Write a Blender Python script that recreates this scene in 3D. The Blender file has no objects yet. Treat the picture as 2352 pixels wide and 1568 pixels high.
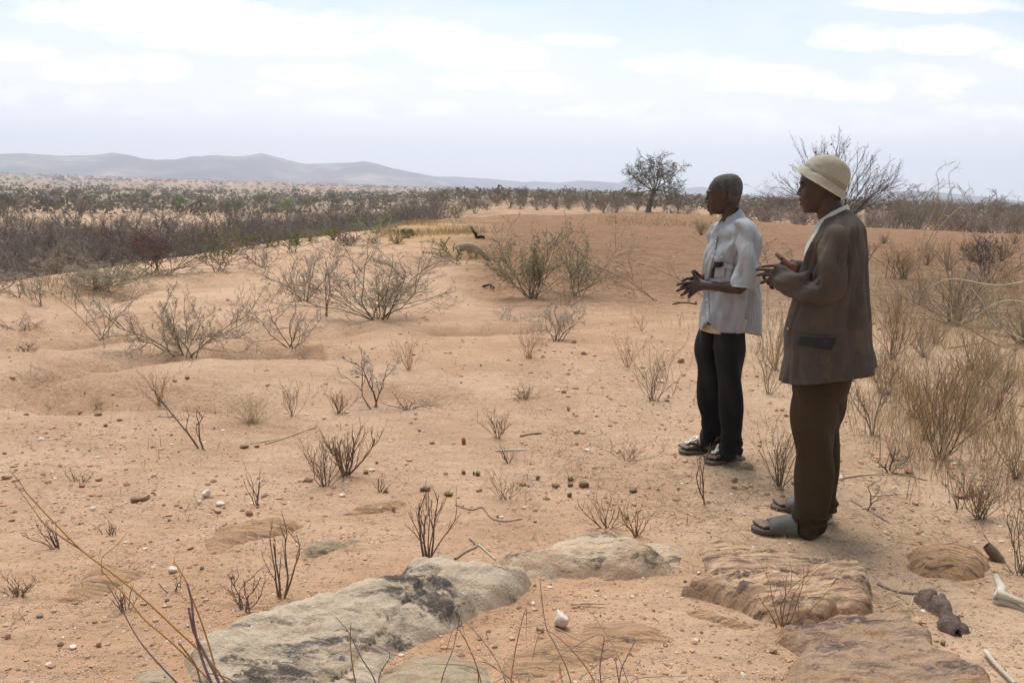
import bpy, bmesh, math, random
import numpy as np
from mathutils import Vector, Matrix
from mathutils.bvhtree import BVHTree
random.seed(7); np.random.seed(7)
SC = bpy.context.scene; COL = SC.collection
R = math.radians
# ------------------------------------------------------------------ camera
F = 1882.0; EYE = np.array([0.0, 0.0, 1.58]); PIT = math.atan(347/1882.0); ROL = math.atan(0.025)
_f = np.array([0, math.cos(PIT), -math.sin(PIT)]); _r = np.array([1.0, 0, 0]); _u = np.cross(_r, _f)
RT = _r*math.cos(ROL) + _u*math.sin(ROL); UP = _u*math.cos(ROL) - _r*math.sin(ROL)
cam = bpy.data.cameras.new('camera'); cam.sensor_width = 36; cam.lens = F/2352*36; cam.clip_end = 40000; cam.clip_start = 0.05
co = bpy.data.objects.new('camera', cam); COL.objects.link(co)
co.matrix_world = Matrix(((RT[0], UP[0], -_f[0], EYE[0]), (RT[1], UP[1], -_f[1], EYE[1]), (RT[2], UP[2], -_f[2], EYE[2]), (0, 0, 0, 1)))
SC.camera = co
def ray(px, py):                                  # direction through a point of the 2352 x 1568 frame
    d = _f + RT*((px-1176)/F) - UP*((py-784)/F)
    return d/np.linalg.norm(d)
# ------------------------------------------------------------------ noise
def _h(i, j, s):
    n = (i.astype(np.int64)*374761393 + j.astype(np.int64)*668265263 + s*974634777) & 0x7fffffff
    n = ((n ^ (n >> 13))*1274126177) & 0x7fffffff
    n = (n ^ (n >> 16)) & 0xffffff
    return n/float(0xffffff)
def vnoise(x, y, s=0):
    x = np.asarray(x, float); y = np.asarray(y, float)
    i = np.floor(x); j = np.floor(y); fx = x-i; fy = y-j
    fx = fx*fx*(3-2*fx); fy = fy*fy*(3-2*fy)
    a = _h(i, j, s); b = _h(i+1, j, s); c = _h(i, j+1, s); d = _h(i+1, j+1, s)
    return (a*(1-fx)+b*fx)*(1-fy) + (c*(1-fx)+d*fx)*fy - 0.5
def fbm(x, y, s=0, o=4):
    v = 0; a = 1.0
    for k in range(o):
        v = v + a*vnoise(x*2**k+k*17.3, y*2**k-k*9.1, s+k); a *= 0.5
    return v
def sst(a, b, x):
    t = np.clip((x-a)/(b-a), 0, 1); return t*t*(3-2*t)
# ------------------------------------------------------------------ terrain
def flat(px, py):
    d = ray(px, py); t = -EYE[2]/d[2]; return (d[0]*t, d[1]*t)
G = [  # crest polylines (px, py, depth of the gully behind), recovery width
 ([(-90,905,.2),(0,912,.26),(64,925,.28),(138,931,.26),(195,931,.2),(231,927,.14),(295,928,.14),(372,929,.16),(438,932,.15),(506,934,.11),(540,940,.06),(600,956,.0)], .75),
 ([(40,905,.06),(77,885,.14),(133,866,.15),(179,858,.12),(256,846,.13),(313,835,.14),(359,826,.10),(402,824,.07),(479,814,.06),(547,816,.07),(602,814,.07),(650,811,.09),(701,816,.08),(752,819,.06),(850,805,.0)], .6),
 ([(-80,790,.05),(0,787,.12),(51,790,.13),(115,792,.09),(179,792,.1),(213,787,.12),(231,779,.12),(282,776,.07),(333,778,.05),(402,778,.04),(598,770,.05),(667,773,.06),(803,763,.05),(900,745,.0)], .8),
 ([(-80,775,.1),(0,771,.1),(38,764,.1),(85,758,.08),(128,755,.07),(200,748,.07),(300,735,.05),(420,728,.04),(520,720,.0)], .7),
 ([(-80,735,.1),(0,728,.12),(70,712,.15),(143,692,.2),(205,676,.25),(256,669,.22),(307,653,.3),(341,638,.35),(384,633,.3),(450,632,.25),(513,630,.28),(564,624,.2),(616,618,.1),(700,612,.0)], 2.5),
 ([(560,700,.0),(620,690,.08),(700,668,.08),(800,660,.05),(900,640,.0)], 1.2),
 ([(950,640,.0),(1010,606,.2),(1060,603,.3),(1110,604,.25),(1180,612,.0)], 3.0),
 ([(1000,770,.0),(1060,764,.05),(1200,758,.05),(1330,752,.03),(1450,745,.0)], .6),
 ([(820,930,.0),(900,915,.05),(980,922,.07),(1050,935,.05),(1120,945,.0)], .4),
]
SEG = []
for pl, w in G:
    q = [flat(a, b)+(c,) for a, b, c in pl]
    for a, b in zip(q[:-1], q[1:]): SEG.append((a, b, w, len(SEG)))
GL = []
for pl, w in G: GL.append(([flat(a, b)+(c,) for a, b, c in pl], w))
def gully(x, y):
    tot = np.zeros_like(x)
    for q, w in GL:
        best = np.full(x.shape, 1e9); dep = np.zeros_like(x); sg = np.zeros_like(x)
        for a, b in zip(q[:-1], q[1:]):
            ex, ey = b[0]-a[0], b[1]-a[1]; L2 = ex*ex+ey*ey
            t = np.clip(((x-a[0])*ex+(y-a[1])*ey)/L2, 0, 1)
            dx = x-a[0]-t*ex; dy = y-a[1]-t*ey; d = np.sqrt(dx*dx+dy*dy)
            s = np.where(ex*dy-ey*dx > 0, 1.0, -1.0)
            m = d < best; best = np.where(m, d, best); dep = np.where(m, a[2]+(b[2]-a[2])*t, dep); sg = np.where(m, s, sg)
        s = best*sg
        p = np.where(s < 0, -0.25*np.exp(s/0.18)*sst(-.8, 0, s), -0.25-0.75*sst(0, .08, s))
        p = np.where(s > .10, -(1-sst(.06, .14+w, s)), p)
        p = np.where(best > w+.9, 0, p)
        dep = .44*(1-np.exp(-dep/.13)); tot = np.minimum(tot, p*dep) + np.minimum(0, p*dep)*0.1
    return tot
AZ = [-9, -.8, -.6, -.3, -.15, -.07, 0, .15, .3, .65, 9]
RIM = [13, 14, 16, 23, 31, 43, 50, 57, 50, 48, 48]
DRP = [5, 5, 5, 5, 4, 1.6, 1.0, 1.0, 1.5, 1.8, 1.8]
def H(x, y):
    x = np.asarray(x, float); y = np.asarray(y, float)
    r = np.sqrt(x*x+y*y)+1e-6; az = np.where(y > .05*r, x/np.maximum(y, .05*r), np.sign(x)*20)
    rim = np.interp(az, AZ, RIM); drp = np.interp(az, AZ, DRP)
    n1 = fbm(x*.11, y*.11, 3, 3)
    z = -drp*sst(rim*(1+.1*n1), rim*(1+.1*n1)+35, r)
    z = z - .35*sst(8, 20, r)*sst(-.1, -.45, az)*(1-sst(30, 60, r))
    z = z + .30*np.exp(-((az-.17)/.12)**2-((r-52)/9)**2) + .12*np.exp(-((az-.12)/.2)**2-((r-25)/9)**2)
    zf = np.interp(az, [-9, -.65, 0, .3, 9], [16, 16, 1, -5, -8])
    z = z + (zf+np.maximum(drp, 0))*sst(500, 3600, r)
    z = z + n1*.14*sst(4, 20, r)*(1+sst(60, 400, r)*12)
    z = z + fbm(x*.6, y*.6, 11, 3)*.05*sst(1.5, 5, r) + fbm(x*3.1, y*3.1, 21, 3)*.016*(1-sst(14, 40, r)) + fbm(x*13, y*13, 27, 2)*.0055*(1-sst(7, 12, r))
    near = r < 30
    if near.any():
        g = np.zeros_like(z)
        gx = x[near] if x.ndim else x; gy = y[near] if y.ndim else y
        gg = gully(np.atleast_1d(gx)+.06*vnoise(np.atleast_1d(gx)*2.3, np.atleast_1d(gy)*2.3, 5), np.atleast_1d(gy)+.06*vnoise(np.atleast_1d(gx)*2.1, np.atleast_1d(gy)*2.9, 6))
        er = np.clip(-gg/.12, 0, 1)
        gg = gg + er*fbm(np.atleast_1d(gx)*7, np.atleast_1d(gy)*7, 31, 3)*.06
        if x.ndim: g[near] = gg
        else: g = gg[0]
        z = z + g
    return z
def at(px, py, dz=0.0):
    """the point of the ground seen at a pixel of the 2352 x 1568 frame"""
    d = ray(px, py)
    t = np.geomspace(1.2, 6000, 1500); X = EYE[0]+d[0]*t; Y = EYE[1]+d[1]*t; Z = EYE[2]+d[2]*t
    k = np.nonzero(Z < H(X, Y))[0]
    if len(k) == 0: k = [len(t)-1]
    k = max(k[0], 1); a, b = t[k-1], t[k]
    tt = np.linspace(a, b, 24); Z = EYE[2]+d[2]*tt; hh = H(EYE[0]+d[0]*tt, EYE[1]+d[1]*tt)
    m = np.nonzero(Z < hh)[0]; t0 = tt[m[0]] if len(m) else b
    return Vector((EYE[0]+d[0]*t0, EYE[1]+d[1]*t0, float(H(np.array([EYE[0]+d[0]*t0]), np.array([EYE[1]+d[1]*t0]))[0])+dz))
def hz(x, y): return float(H(np.array([x]), np.array([y]))[0])
def polar(px, r):
    """ground point in the column px at ground distance r"""
    d = ray(px, 500); k = r/math.hypot(d[0], d[1]); x, y = d[0]*k, d[1]*k
    return Vector((x, y, hz(x, y)))
# ------------------------------------------------------------------ node helpers
def mat(name):
    m = bpy.data.materials.new(name); m.use_nodes = True; nt = m.node_tree
    return m, nt, nt.nodes['Principled BSDF']
class N:
    def __init__(s, nt): s.nt = nt
    def n(s, t, **k):
        o = s.nt.nodes.new(t)
        for a, b in k.items():
            if a.startswith('_'): setattr(o, a[1:], b)
        return o
    def link(s, a, b): s.nt.links.new(a, b)
    def val(s, sock, v):
        if isinstance(v, bpy.types.NodeSocket): s.link(v, sock)
        else: sock.default_value = v
    def math(s, op, a, b=0.0, c=None, clamp=False):
        o = s.nt.nodes.new('ShaderNodeMath'); o.operation = op; o.use_clamp = clamp
        s.val(o.inputs[0], a); s.val(o.inputs[1], b)
        if c is not None: s.val(o.inputs[2], c)
        return o.outputs[0]
    def mix(s, f, a, b, mode='MIX'):
        o = s.nt.nodes.new('ShaderNodeMix'); o.data_type = 'RGBA'; o.blend_type = mode
        s.val(o.inputs[0], f); s.val(o.inputs[6], a if isinstance(a, bpy.types.NodeSocket) else (*a[:3], 1)); s.val(o.inputs[7], b if isinstance(b, bpy.types.NodeSocket) else (*b[:3], 1))
        return o.outputs[2]
    def noise(s, vec, scale, detail=4, rough=.55, dist=0):
        o = s.nt.nodes.new('ShaderNodeTexNoise'); s.link(vec, o.inputs['Vector'])
        o.inputs['Scale'].default_value = scale; o.inputs['Detail'].default_value = detail; o.inputs['Roughness'].default_value = rough; o.inputs['Distortion'].default_value = dist
        return o.outputs['Fac']
    def vor(s, vec, scale, feature='F1', out='Distance'):
        o = s.nt.nodes.new('ShaderNodeTexVoronoi'); s.link(vec, o.inputs['Vector']); o.feature = feature; o.inputs['Scale'].default_value = scale
        return o.outputs[out]
    def ramp(s, f, pts):
        o = s.nt.nodes.new('ShaderNodeValToRGB'); s.link(f, o.inputs[0]); e = o.color_ramp.elements
        while len(e) < len(pts): e.new(.5)
        for q, (p, c) in zip(e, pts): q.position = p; q.color = (*c, 1) if len(c) == 3 else c
        return o.outputs[0]
    def rng(s, f, a, b, c=0.0, d=1.0, kind='SMOOTHSTEP'):
        o = s.nt.nodes.new('ShaderNodeMapRange'); o.interpolation_type = kind
        s.val(o.inputs[0], f); s.val(o.inputs[1], a); s.val(o.inputs[2], b); s.val(o.inputs[3], c); s.val(o.inputs[4], d)
        return o.outputs[0]
    def scale(s, vec, sc):
        o = s.nt.nodes.new('ShaderNodeVectorMath'); o.operation = 'MULTIPLY'; s.link(vec, o.inputs[0]); o.inputs[1].default_value = sc
        return o.outputs[0]
    def coord(s, out='Object'): return s.nt.nodes.new('ShaderNodeTexCoord').outputs[out]
    def bump(s, h, strength, dist, normal=None):
        o = s.nt.nodes.new('ShaderNodeBump'); o.inputs['Strength'].default_value = strength; o.inputs['Distance'].default_value = dist
        s.link(h, o.inputs['Height'])
        if normal is not None: s.link(normal, o.inputs['Normal'])
        return o.outputs[0]
# ------------------------------------------------------------------ object helpers
def meshobj(name, V, Fc, mats=None, parent=None, smooth=True, mi=None):
    me = bpy.data.meshes.new(name)
    V = np.asarray(V, dtype=np.float32).reshape(-1, 3)
    if isinstance(Fc, np.ndarray):
        n, k = Fc.shape
        me.vertices.add(len(V)); me.vertices.foreach_set('co', V.ravel())
        me.loops.add(n*k); me.loops.foreach_set('vertex_index', Fc.astype(np.int32).ravel())
        me.polygons.add(n); me.polygons.foreach_set('loop_start', np.arange(0, n*k, k, dtype=np.int32))
    else:
        me.from_pydata(V.tolist(), [], Fc)
    if mats:
        for m in (mats if isinstance(mats, (list, tuple)) else [mats]): me.materials.append(m)
    if mi is not None: me.polygons.foreach_set('material_index', np.asarray(mi, dtype=np.int32))
    me.polygons.foreach_set('use_smooth', np.full(len(me.polygons), smooth))
    me.update(calc_edges=True); me.validate()
    o = bpy.data.objects.new(name, me); COL.objects.link(o)
    if parent: o.parent = parent
    return o
def empty(name, loc=(0, 0, 0), rz=0.0):
    o = bpy.data.objects.new(name, None); COL.objects.link(o); o.location = loc; o.rotation_euler[2] = rz; o.empty_display_size = .1
    return o
def tag(o, label=None, cat=None, group=None, kind=None):
    if label: o['label'] = label
    if cat: o['category'] = cat
    if group: o['group'] = group
    if kind: o['kind'] = kind
    return o
def copy_tree(o, parent=None):
    c = o.copy(); COL.objects.link(c)
    if parent: c.parent = parent
    for ch in list(o.children): copy_tree(ch, c)
    return c
# ------------------------------------------------------------------ light and sky
SUN_EL, SUN_AZ = R(72), R(-25)        # azimuth from +Y towards +X
sun = bpy.data.lights.new('sun', 'SUN'); sun.energy = 2.8; sun.angle = R(28); sun.color = (1, .95, .88)
so = bpy.data.objects.new('sun', sun); COL.objects.link(so)
sd = Vector((math.sin(SUN_AZ)*math.cos(SUN_EL), math.cos(SUN_AZ)*math.cos(SUN_EL), math.sin(SUN_EL)))
so.rotation_euler = sd.to_track_quat('Z', 'Y').to_euler(); so.location = (0, 0, 30)
W = bpy.data.worlds.new('World'); SC.world = W; W.use_nodes = True
W.cycles.sampling_method = 'MANUAL'; W.cycles.sample_map_resolution = 512
nt = W.node_tree; nt.nodes.clear(); n = N(nt)
out = n.n('ShaderNodeOutputWorld'); bg = n.n('ShaderNodeBackground'); n.link(bg.outputs[0], out.inputs[0])
sky = n.n('ShaderNodeTexSky'); sky.sky_type = 'NISHITA'; sky.sun_disc = False; sky.sun_elevation = SUN_EL; sky.sun_rotation = SUN_AZ; sky.dust_density = 3; sky.air_density = 1.0
STR = 0.125; bg.inputs[1].default_value = STR
gen = n.coord('Generated'); sx = n.n('ShaderNodeSeparateXYZ'); n.link(gen, sx.inputs[0])
ay = n.math('MAXIMUM', n.math('ABSOLUTE', sx.outputs[1]), .02)
u = n.math('DIVIDE', sx.outputs[0], ay); v = n.math('DIVIDE', sx.outputs[2], ay)
cb = n.n('ShaderNodeCombineXYZ'); n.link(u, cb.inputs[0]); n.link(v, cb.inputs[1])
uv = cb.outputs[0]
n1 = n.noise(n.scale(uv, (1, 1.5, 1)), 7, 9, .62); n2 = n.noise(n.scale(uv, (1, 1.6, 1)), 20, 6, .6)
CL = [(120,35,60,30,.7),(330,40,240,52,1),(560,75,270,56,1),(740,100,130,40,.8),(980,90,105,42,1),(1090,130,130,40,.9),(1330,95,70,16,.5),(205,165,160,34,1),(50,125,80,30,.9),(340,165,85,32,.95),
      (770,180,130,30,.9),(560,215,90,22,.5),(1120,188,90,26,.8),(1250,200,60,22,.7),(1560,155,110,34,1),(1740,190,200,32,.95),(1990,210,200,30,.95),(2110,185,120,34,.95),(1975,95,85,38,1),(2170,100,120,34,.9),(2330,130,70,25,.6),
      (2160,12,180,22,.9),(100,228,130,24,.7),(900,255,200,20,.5),(1280,255,90,18,.6),(1540,245,100,16,.6),(1900,290,300,22,.4),(400,255,200,18,.45),(2300,260,90,20,.5),(1650,270,260,24,.4)]
fld = None
for (cx, cy, hw, hh, st) in CL:
    d = ray(cx, cy); u0, v0 = d[0]/d[1], d[2]/d[1]
    e = ray(cx+hw, cy); g = ray(cx, cy-hh); su = e[0]/e[1]-u0; sv = g[2]/g[1]-v0
    du = n.math('DIVIDE', n.math('SUBTRACT', u, u0), su*1.15); dv = n.math('SUBTRACT', v, v0)
    dv = n.math('MAXIMUM', n.math('DIVIDE', dv, sv*1.1), n.math('DIVIDE', dv, -sv*.75))
    q = n.math('ADD', n.math('MULTIPLY', du, du), n.math('MULTIPLY', dv, dv))
    f = n.math('MULTIPLY', n.math('SUBTRACT', 1.0, q), st)
    fld = f if fld is None else n.math('MAXIMUM', fld, f)
fld = n.math('MAXIMUM', fld, -1.2)
tot = n.math('ADD', fld, n.math('ADD', n.math('MULTIPLY', n.math("SUBTRACT", n1, .5), 4.6), n.math('MULTIPLY', n.math('SUBTRACT', n2, .5), 1.3)))
m1 = n.rng(tot, -.60, .85)
n3 = n.noise(n.scale(uv, (1, 3.2, 1)), 3.2, 7, .6, .3)
veil = n.math('MULTIPLY', n.rng(n3, .38, .62), .55)
low = n.rng(v, .30, .02, 0, 1)                                     # thicker air towards the horizon
clear = n.mix(.70, n.mix(1, sky.outputs[0], (1.0, 1.0, 1.0), 'MULTIPLY'), (4.7, 6.5, 7.1))
base = n.mix(veil, clear, (6.6, 6.85, 7.1))
base = n.mix(low, base, (9.7, 9.6, 9.8))
shade = n.rng(n.noise(n.scale(uv, (1, 2.0, 1)), 12, 6, .55), .36, .58)
cc = n.mix(n.rng(shade, 0, 1, .35, 1.0), (7.7, 7.65, 7.9), (10.6, 10.5, 10.4))
amt = n.math('MULTIPLY', m1, n.rng(v, .02, .13, .25, 1.0))
skyc = n.mix(amt, base, cc)
back = n.rng(sx.outputs[1], -.45, .25, .42, 1.0)            # the half of the sky away from the sun is dimmer
bk = n.n('ShaderNodeCombineXYZ'); [n.link(back, bk.inputs[i_]) for i_ in range(3)]
n.link(n.mix(1, skyc, bk.outputs[0], 'MULTIPLY'), bg.inputs[0])
SC.view_settings.view_transform = 'Standard'; SC.view_settings.look = 'None'; SC.view_settings.exposure = 0.2; SC.view_settings.gamma = 1
SC.render.engine = 'CYCLES'; SC.cycles.volume_bounces = 2; SC.cycles.max_bounces = 8; SC.cycles.diffuse_bounces = 3; SC.cycles.transparent_max_bounces = 8
# ------------------------------------------------------------------ ground sheet
ang = np.concatenate([np.radians(np.linspace(-44, 44, 560)), np.radians(np.arange(48, 316, 4.0))])
rad = np.concatenate([[.25, .5, .8, 1.1], np.geomspace(1.4, 7800, 1100)])
A, Rr = np.meshgrid(ang, rad); X = np.sin(A)*Rr; Y = np.cos(A)*Rr
Z = H(X.ravel(), Y.ravel()).reshape(X.shape)
nr, na = X.shape
V = np.stack([X, Y, Z], -1).reshape(-1, 3)
ii, jj = np.meshgrid(np.arange(nr-1), np.arange(na), indexing='ij'); j2 = (jj+1) % na
Fq = np.stack([ii*na+jj, ii*na+j2, (ii+1)*na+j2, (ii+1)*na+jj], -1).reshape(-1, 4)
V = np.vstack([V, [[0, 0, hz(0, 0.01)]]]); ce = len(V)-1
# centre hole closed with thin quads
Fc0 = np.stack([np.full(na, ce), np.arange(na), (np.arange(na)+1) % na, (np.arange(na)+1) % na], -1)
ground = meshobj('ground', V, Fq[:, ::-1])
x, y = V[:, 0], V[:, 1]; r = np.hypot(x, y); az = np.where(y > .05*r, x/np.maximum(y, .05*r+1e-6), np.sign(x)*20)
def mixc(a, b, t): return a*(1-t[:, None])+np.array(b)*t[:, None]
c = np.tile(np.array([.55, .357, .238]), (len(V), 1))
nz = fbm(x*.35, y*.35, 41, 4)
c = mixc(c, (.54, .33, .205), sst(-.1, .5, nz))
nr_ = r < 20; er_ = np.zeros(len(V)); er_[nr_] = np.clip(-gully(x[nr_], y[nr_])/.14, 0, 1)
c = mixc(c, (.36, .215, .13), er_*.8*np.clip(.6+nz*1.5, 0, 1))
til = sst(9, 15, r)*sst(-.10, .0, az+.06*nz)*(1-sst(60, 66, r)); c = mixc(c, (.54, .295, .168), til*.85)
pal = sst(6, 12, r)*sst(-.05, -.18, az); c = mixc(c, (.62, .405, .27), pal*.7)
lit = sst(.18, .35, az+.1*nz)*(1-sst(12, 30, r)); c = mixc(c, (.54, .375, .25), lit*.6)          # litter covered soil on the right
gr = np.exp(-((az+.10)/.07)**2)*sst(20, 26, r)*(1-sst(40, 50, r)); c = mixc(c, (.52, .33, .16), gr*.8)
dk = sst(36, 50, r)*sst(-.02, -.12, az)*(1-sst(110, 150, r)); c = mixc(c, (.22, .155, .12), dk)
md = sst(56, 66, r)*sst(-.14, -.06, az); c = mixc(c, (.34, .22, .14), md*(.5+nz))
far = sst(120, 300, r); fn = fbm(x*.006, y*.0022, 51, 4)
c = mixc(c, (.36, .28, .215), far)
c = mixc(c, (.58, .29, .17), far*sst(.02, .3, fn)*sst(.1, -.3, az)); c = mixc(c, (.36, .27, .18), far*sst(0, .4, fn)*sst(-.1, .3, az))
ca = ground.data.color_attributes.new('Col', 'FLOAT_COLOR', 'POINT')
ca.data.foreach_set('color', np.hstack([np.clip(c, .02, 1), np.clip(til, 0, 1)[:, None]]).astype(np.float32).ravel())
m, nt, bs = mat('soil'); n = N(nt); P = n.coord('Object')
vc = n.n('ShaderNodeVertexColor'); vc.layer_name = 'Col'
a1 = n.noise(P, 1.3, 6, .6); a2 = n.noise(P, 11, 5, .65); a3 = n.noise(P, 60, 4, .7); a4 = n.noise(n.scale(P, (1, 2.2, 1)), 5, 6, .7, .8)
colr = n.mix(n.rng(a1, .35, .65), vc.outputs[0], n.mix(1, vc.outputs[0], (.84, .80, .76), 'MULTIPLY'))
colr = n.mix(n.math('MULTIPLY', n.rng(a2, .5, .75), .45), colr, n.mix(1, vc.outputs[0], (.70, .62, .56), 'MULTIPLY'))
colr = n.mix(n.rng(a3, .3, .7, 0, .5), colr, n.mix(1, colr, (1.22, 1.22, 1.25), 'MULTIPLY'))
# grit: small pebbles of several colours
vo = n.n('ShaderNodeTexVoronoi'); n.link(P, vo.inputs['Vector']); vo.inputs['Scale'].default_value = 62; vo.inputs['Randomness'].default_value = 1
peb = n.rng(vo.outputs['Distance'], .42, .30, 0, 1, 'LINEAR'); cs = n.n('ShaderNodeSeparateColor'); n.link(vo.outputs['Color'], cs.inputs[0])
sel = n.math('MULTIPLY', peb, n.rng(cs.outputs[0], .45, .55))
sel = n.math('MULTIPLY', sel, n.rng(n.noise(P, 2.2, 4, .6), .38, .62, .25, 1))
pc = n.ramp(cs.outputs[1], [(0, (.66, .42, .28)), (.35, (.75, .55, .42)), (.6, (.55, .27, .17)), (.8, (.30, .2, .14)), (1, (.85, .74, .62))])
colr = n.mix(n.math('MULTIPLY', sel, .75), colr, pc)
dkv = n.n('ShaderNodeTexVoronoi'); n.link(P, dkv.inputs['Vector']); dkv.inputs['Scale'].default_value = 27
ds = n.n('ShaderNodeSeparateColor'); n.link(dkv.outputs['Color'], ds.inputs[0])
spk = n.math('MULTIPLY', n.rng(dkv.outputs['Distance'], .26, .18), n.rng(ds.outputs[0], .86, .9))
colr = n.mix(n.math('MULTIPLY', spk, .7), colr, (.16, .10, .07))
til_ = vc.outputs[1]
clod = n.noise(n.scale(P, (1, 1, 1)), 6.5, 5, .7, .4)
colr = n.mix(n.math('MULTIPLY', til_, n.rng(clod, .50, .62, 0, .55)), colr, (.30, .15, .08))
n.link(colr, bs.inputs['Base Color']); bs.inputs['Roughness'].default_value = .95; bs.inputs['Specular IOR Level'].default_value = .15
h1 = n.math('ADD', n.math('MULTIPLY', a2, .6), n.math('MULTIPLY', a3, .25))
h1 = n.math('ADD', h1, n.math('MULTIPLY', sel, .35)); h1 = n.math('ADD', h1, n.math('MULTIPLY', n.math('MULTIPLY', til_, clod), 9.0)); h1 = n.math('ADD', h1, n.math('MULTIPLY', a4, .8))
n.link(n.bump(h1, 1.0, .035), bs.inputs['Normal'])
ground.data.materials.append(m); SOIL = m
tag(ground, kind='structure')
# ------------------------------------------------------------------ far hills
def ridge(name, pts, dist, depth, cm, seed):
    xs = np.arange(pts[0][0], pts[-1][0]+1, 3.0); ys = np.interp(xs, [p[0] for p in pts], [p[1] for p in pts])
    rows = 34; VV = []
    for k in range(rows):
        s = k/(rows-1)*2-1                       # -1 front foot, 0 crest, 1 back foot
        for px_, py_ in zip(xs, ys):
            d = ray(px_, py_); hd = math.hypot(d[0], d[1]); top = 1.58+d[2]/hd*dist
            rr = dist+s*depth; g = ray(px_, 500); gh = math.hypot(g[0], g[1]); X_, Y_ = d[0]/hd*rr, d[1]/hd*rr
            foot = -30; w = 1-abs(s)**1.35
            VV.append((X_, Y_, foot+(top-foot)*w))
    VV = np.array(VV); nx = len(xs)
    s = np.repeat(np.linspace(-1, 1, rows), nx); hgt = np.clip(VV[:, 2]+30, 0, None)
    rg = 1-2*np.abs(fbm(VV[:, 0]/600, VV[:, 1]/900, seed, 5)); amp = np.clip(np.abs(s)*3, 0, 1)
    VV[:, 2] += (rg-.75)*hgt*.55*amp + fbm(VV[:, 0]/60, VV[:, 1]/60, seed+3, 3)*4
    i_, j_ = np.meshgrid(np.arange(rows-1), np.arange(nx-1), indexing='ij')
    Fq_ = np.stack([i_*nx+j_, i_*nx+j_+1, (i_+1)*nx+j_+1, (i_+1)*nx+j_], -1).reshape(-1, 4)
    o = meshobj(name, VV, Fq_, cm); tag(o, kind='structure'); return o
m, nt, bs = mat('hillside'); n = N(nt); P = n.coord('Object')
q1 = n.noise(P, .0022, 6, .65); q2 = n.noise(P, .012, 5, .7)
hc = n.ramp(q1, [(.34, (.03, .035, .05)), (.47, (.08, .08, .085)), (.54, (.22, .175, .15)), (.66, (.50, .38, .30))])
hc = n.mix(n.rng(q2, .4, .6, 0, .5), hc, (.09, .085, .085)); n.link(hc, bs.inputs['Base Color']); bs.inputs['Roughness'].default_value = 1
HM = m
ridge('hills', [(-260,372),(-120,360),(0,354),(60,352),(130,358),(200,358),(230,354),(258,349),(290,355),(320,362),(372,368),(400,366),(440,360),(490,357),(540,360),(575,356),(602,351),(630,358),(660,367),(700,375),(760,374),(800,373),(832,369),(860,374),(900,384),(950,394),(1000,405),(1040,416),(1080,432)], 5600, 1500, HM, 61)
ridge('hills', [(760,420),(900,405),(960,403),(1010,405),(1100,408),(1190,417),(1240,422),(1400,432)], 7000, 800, HM, 71)
ridge('hills', [(1120,434),(1180,421),(1230,415),(1290,419),(1330,414),(1370,416),(1430,420),(1500,428),(1560,440)], 6200, 900, HM, 81)
ridge('hills', [(1390,440),(1420,422),(1440,409),(1458,403),(1480,411),(1520,425),(1560,433),(1590,431),(1615,429),(1650,436),(1700,444),(1760,452)], 6900, 800, HM, 91)
ridge('hills', [(1880,470),(1960,455),(2020,443),(2080,438),(2150,440),(2220,448),(2290,455),(2352,462),(2450,475)], 5200, 800, HM, 95)
# ------------------------------------------------------------------ haze
hb = bmesh.new(); bmesh.ops.create_cube(hb, size=1.0)
for v_ in hb.verts: v_.co = Vector((v_.co.x*16400, v_.co.y*16400, -40 if v_.co.z < 0 else 400))
me = bpy.data.meshes.new('haze'); hb.to_mesh(me); hb.free(); haze = bpy.data.objects.new('haze', me); COL.objects.link(haze)
m = bpy.data.materials.new('haze'); m.use_nodes = True; nt = m.node_tree; nt.nodes.clear()
o_ = nt.nodes.new('ShaderNodeOutputMaterial'); pv = nt.nodes.new('ShaderNodeVolumePrincipled'); pv.inputs['Color'].default_value = (.80, .86, 1.0, 1); pv.inputs['Density'].default_value = .00023; pv.inputs['Anisotropy'].default_value = .45
nt.links.new(pv.outputs[0], o_.inputs['Volume']); me.materials.append(m); tag(haze, kind='stuff')
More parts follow.
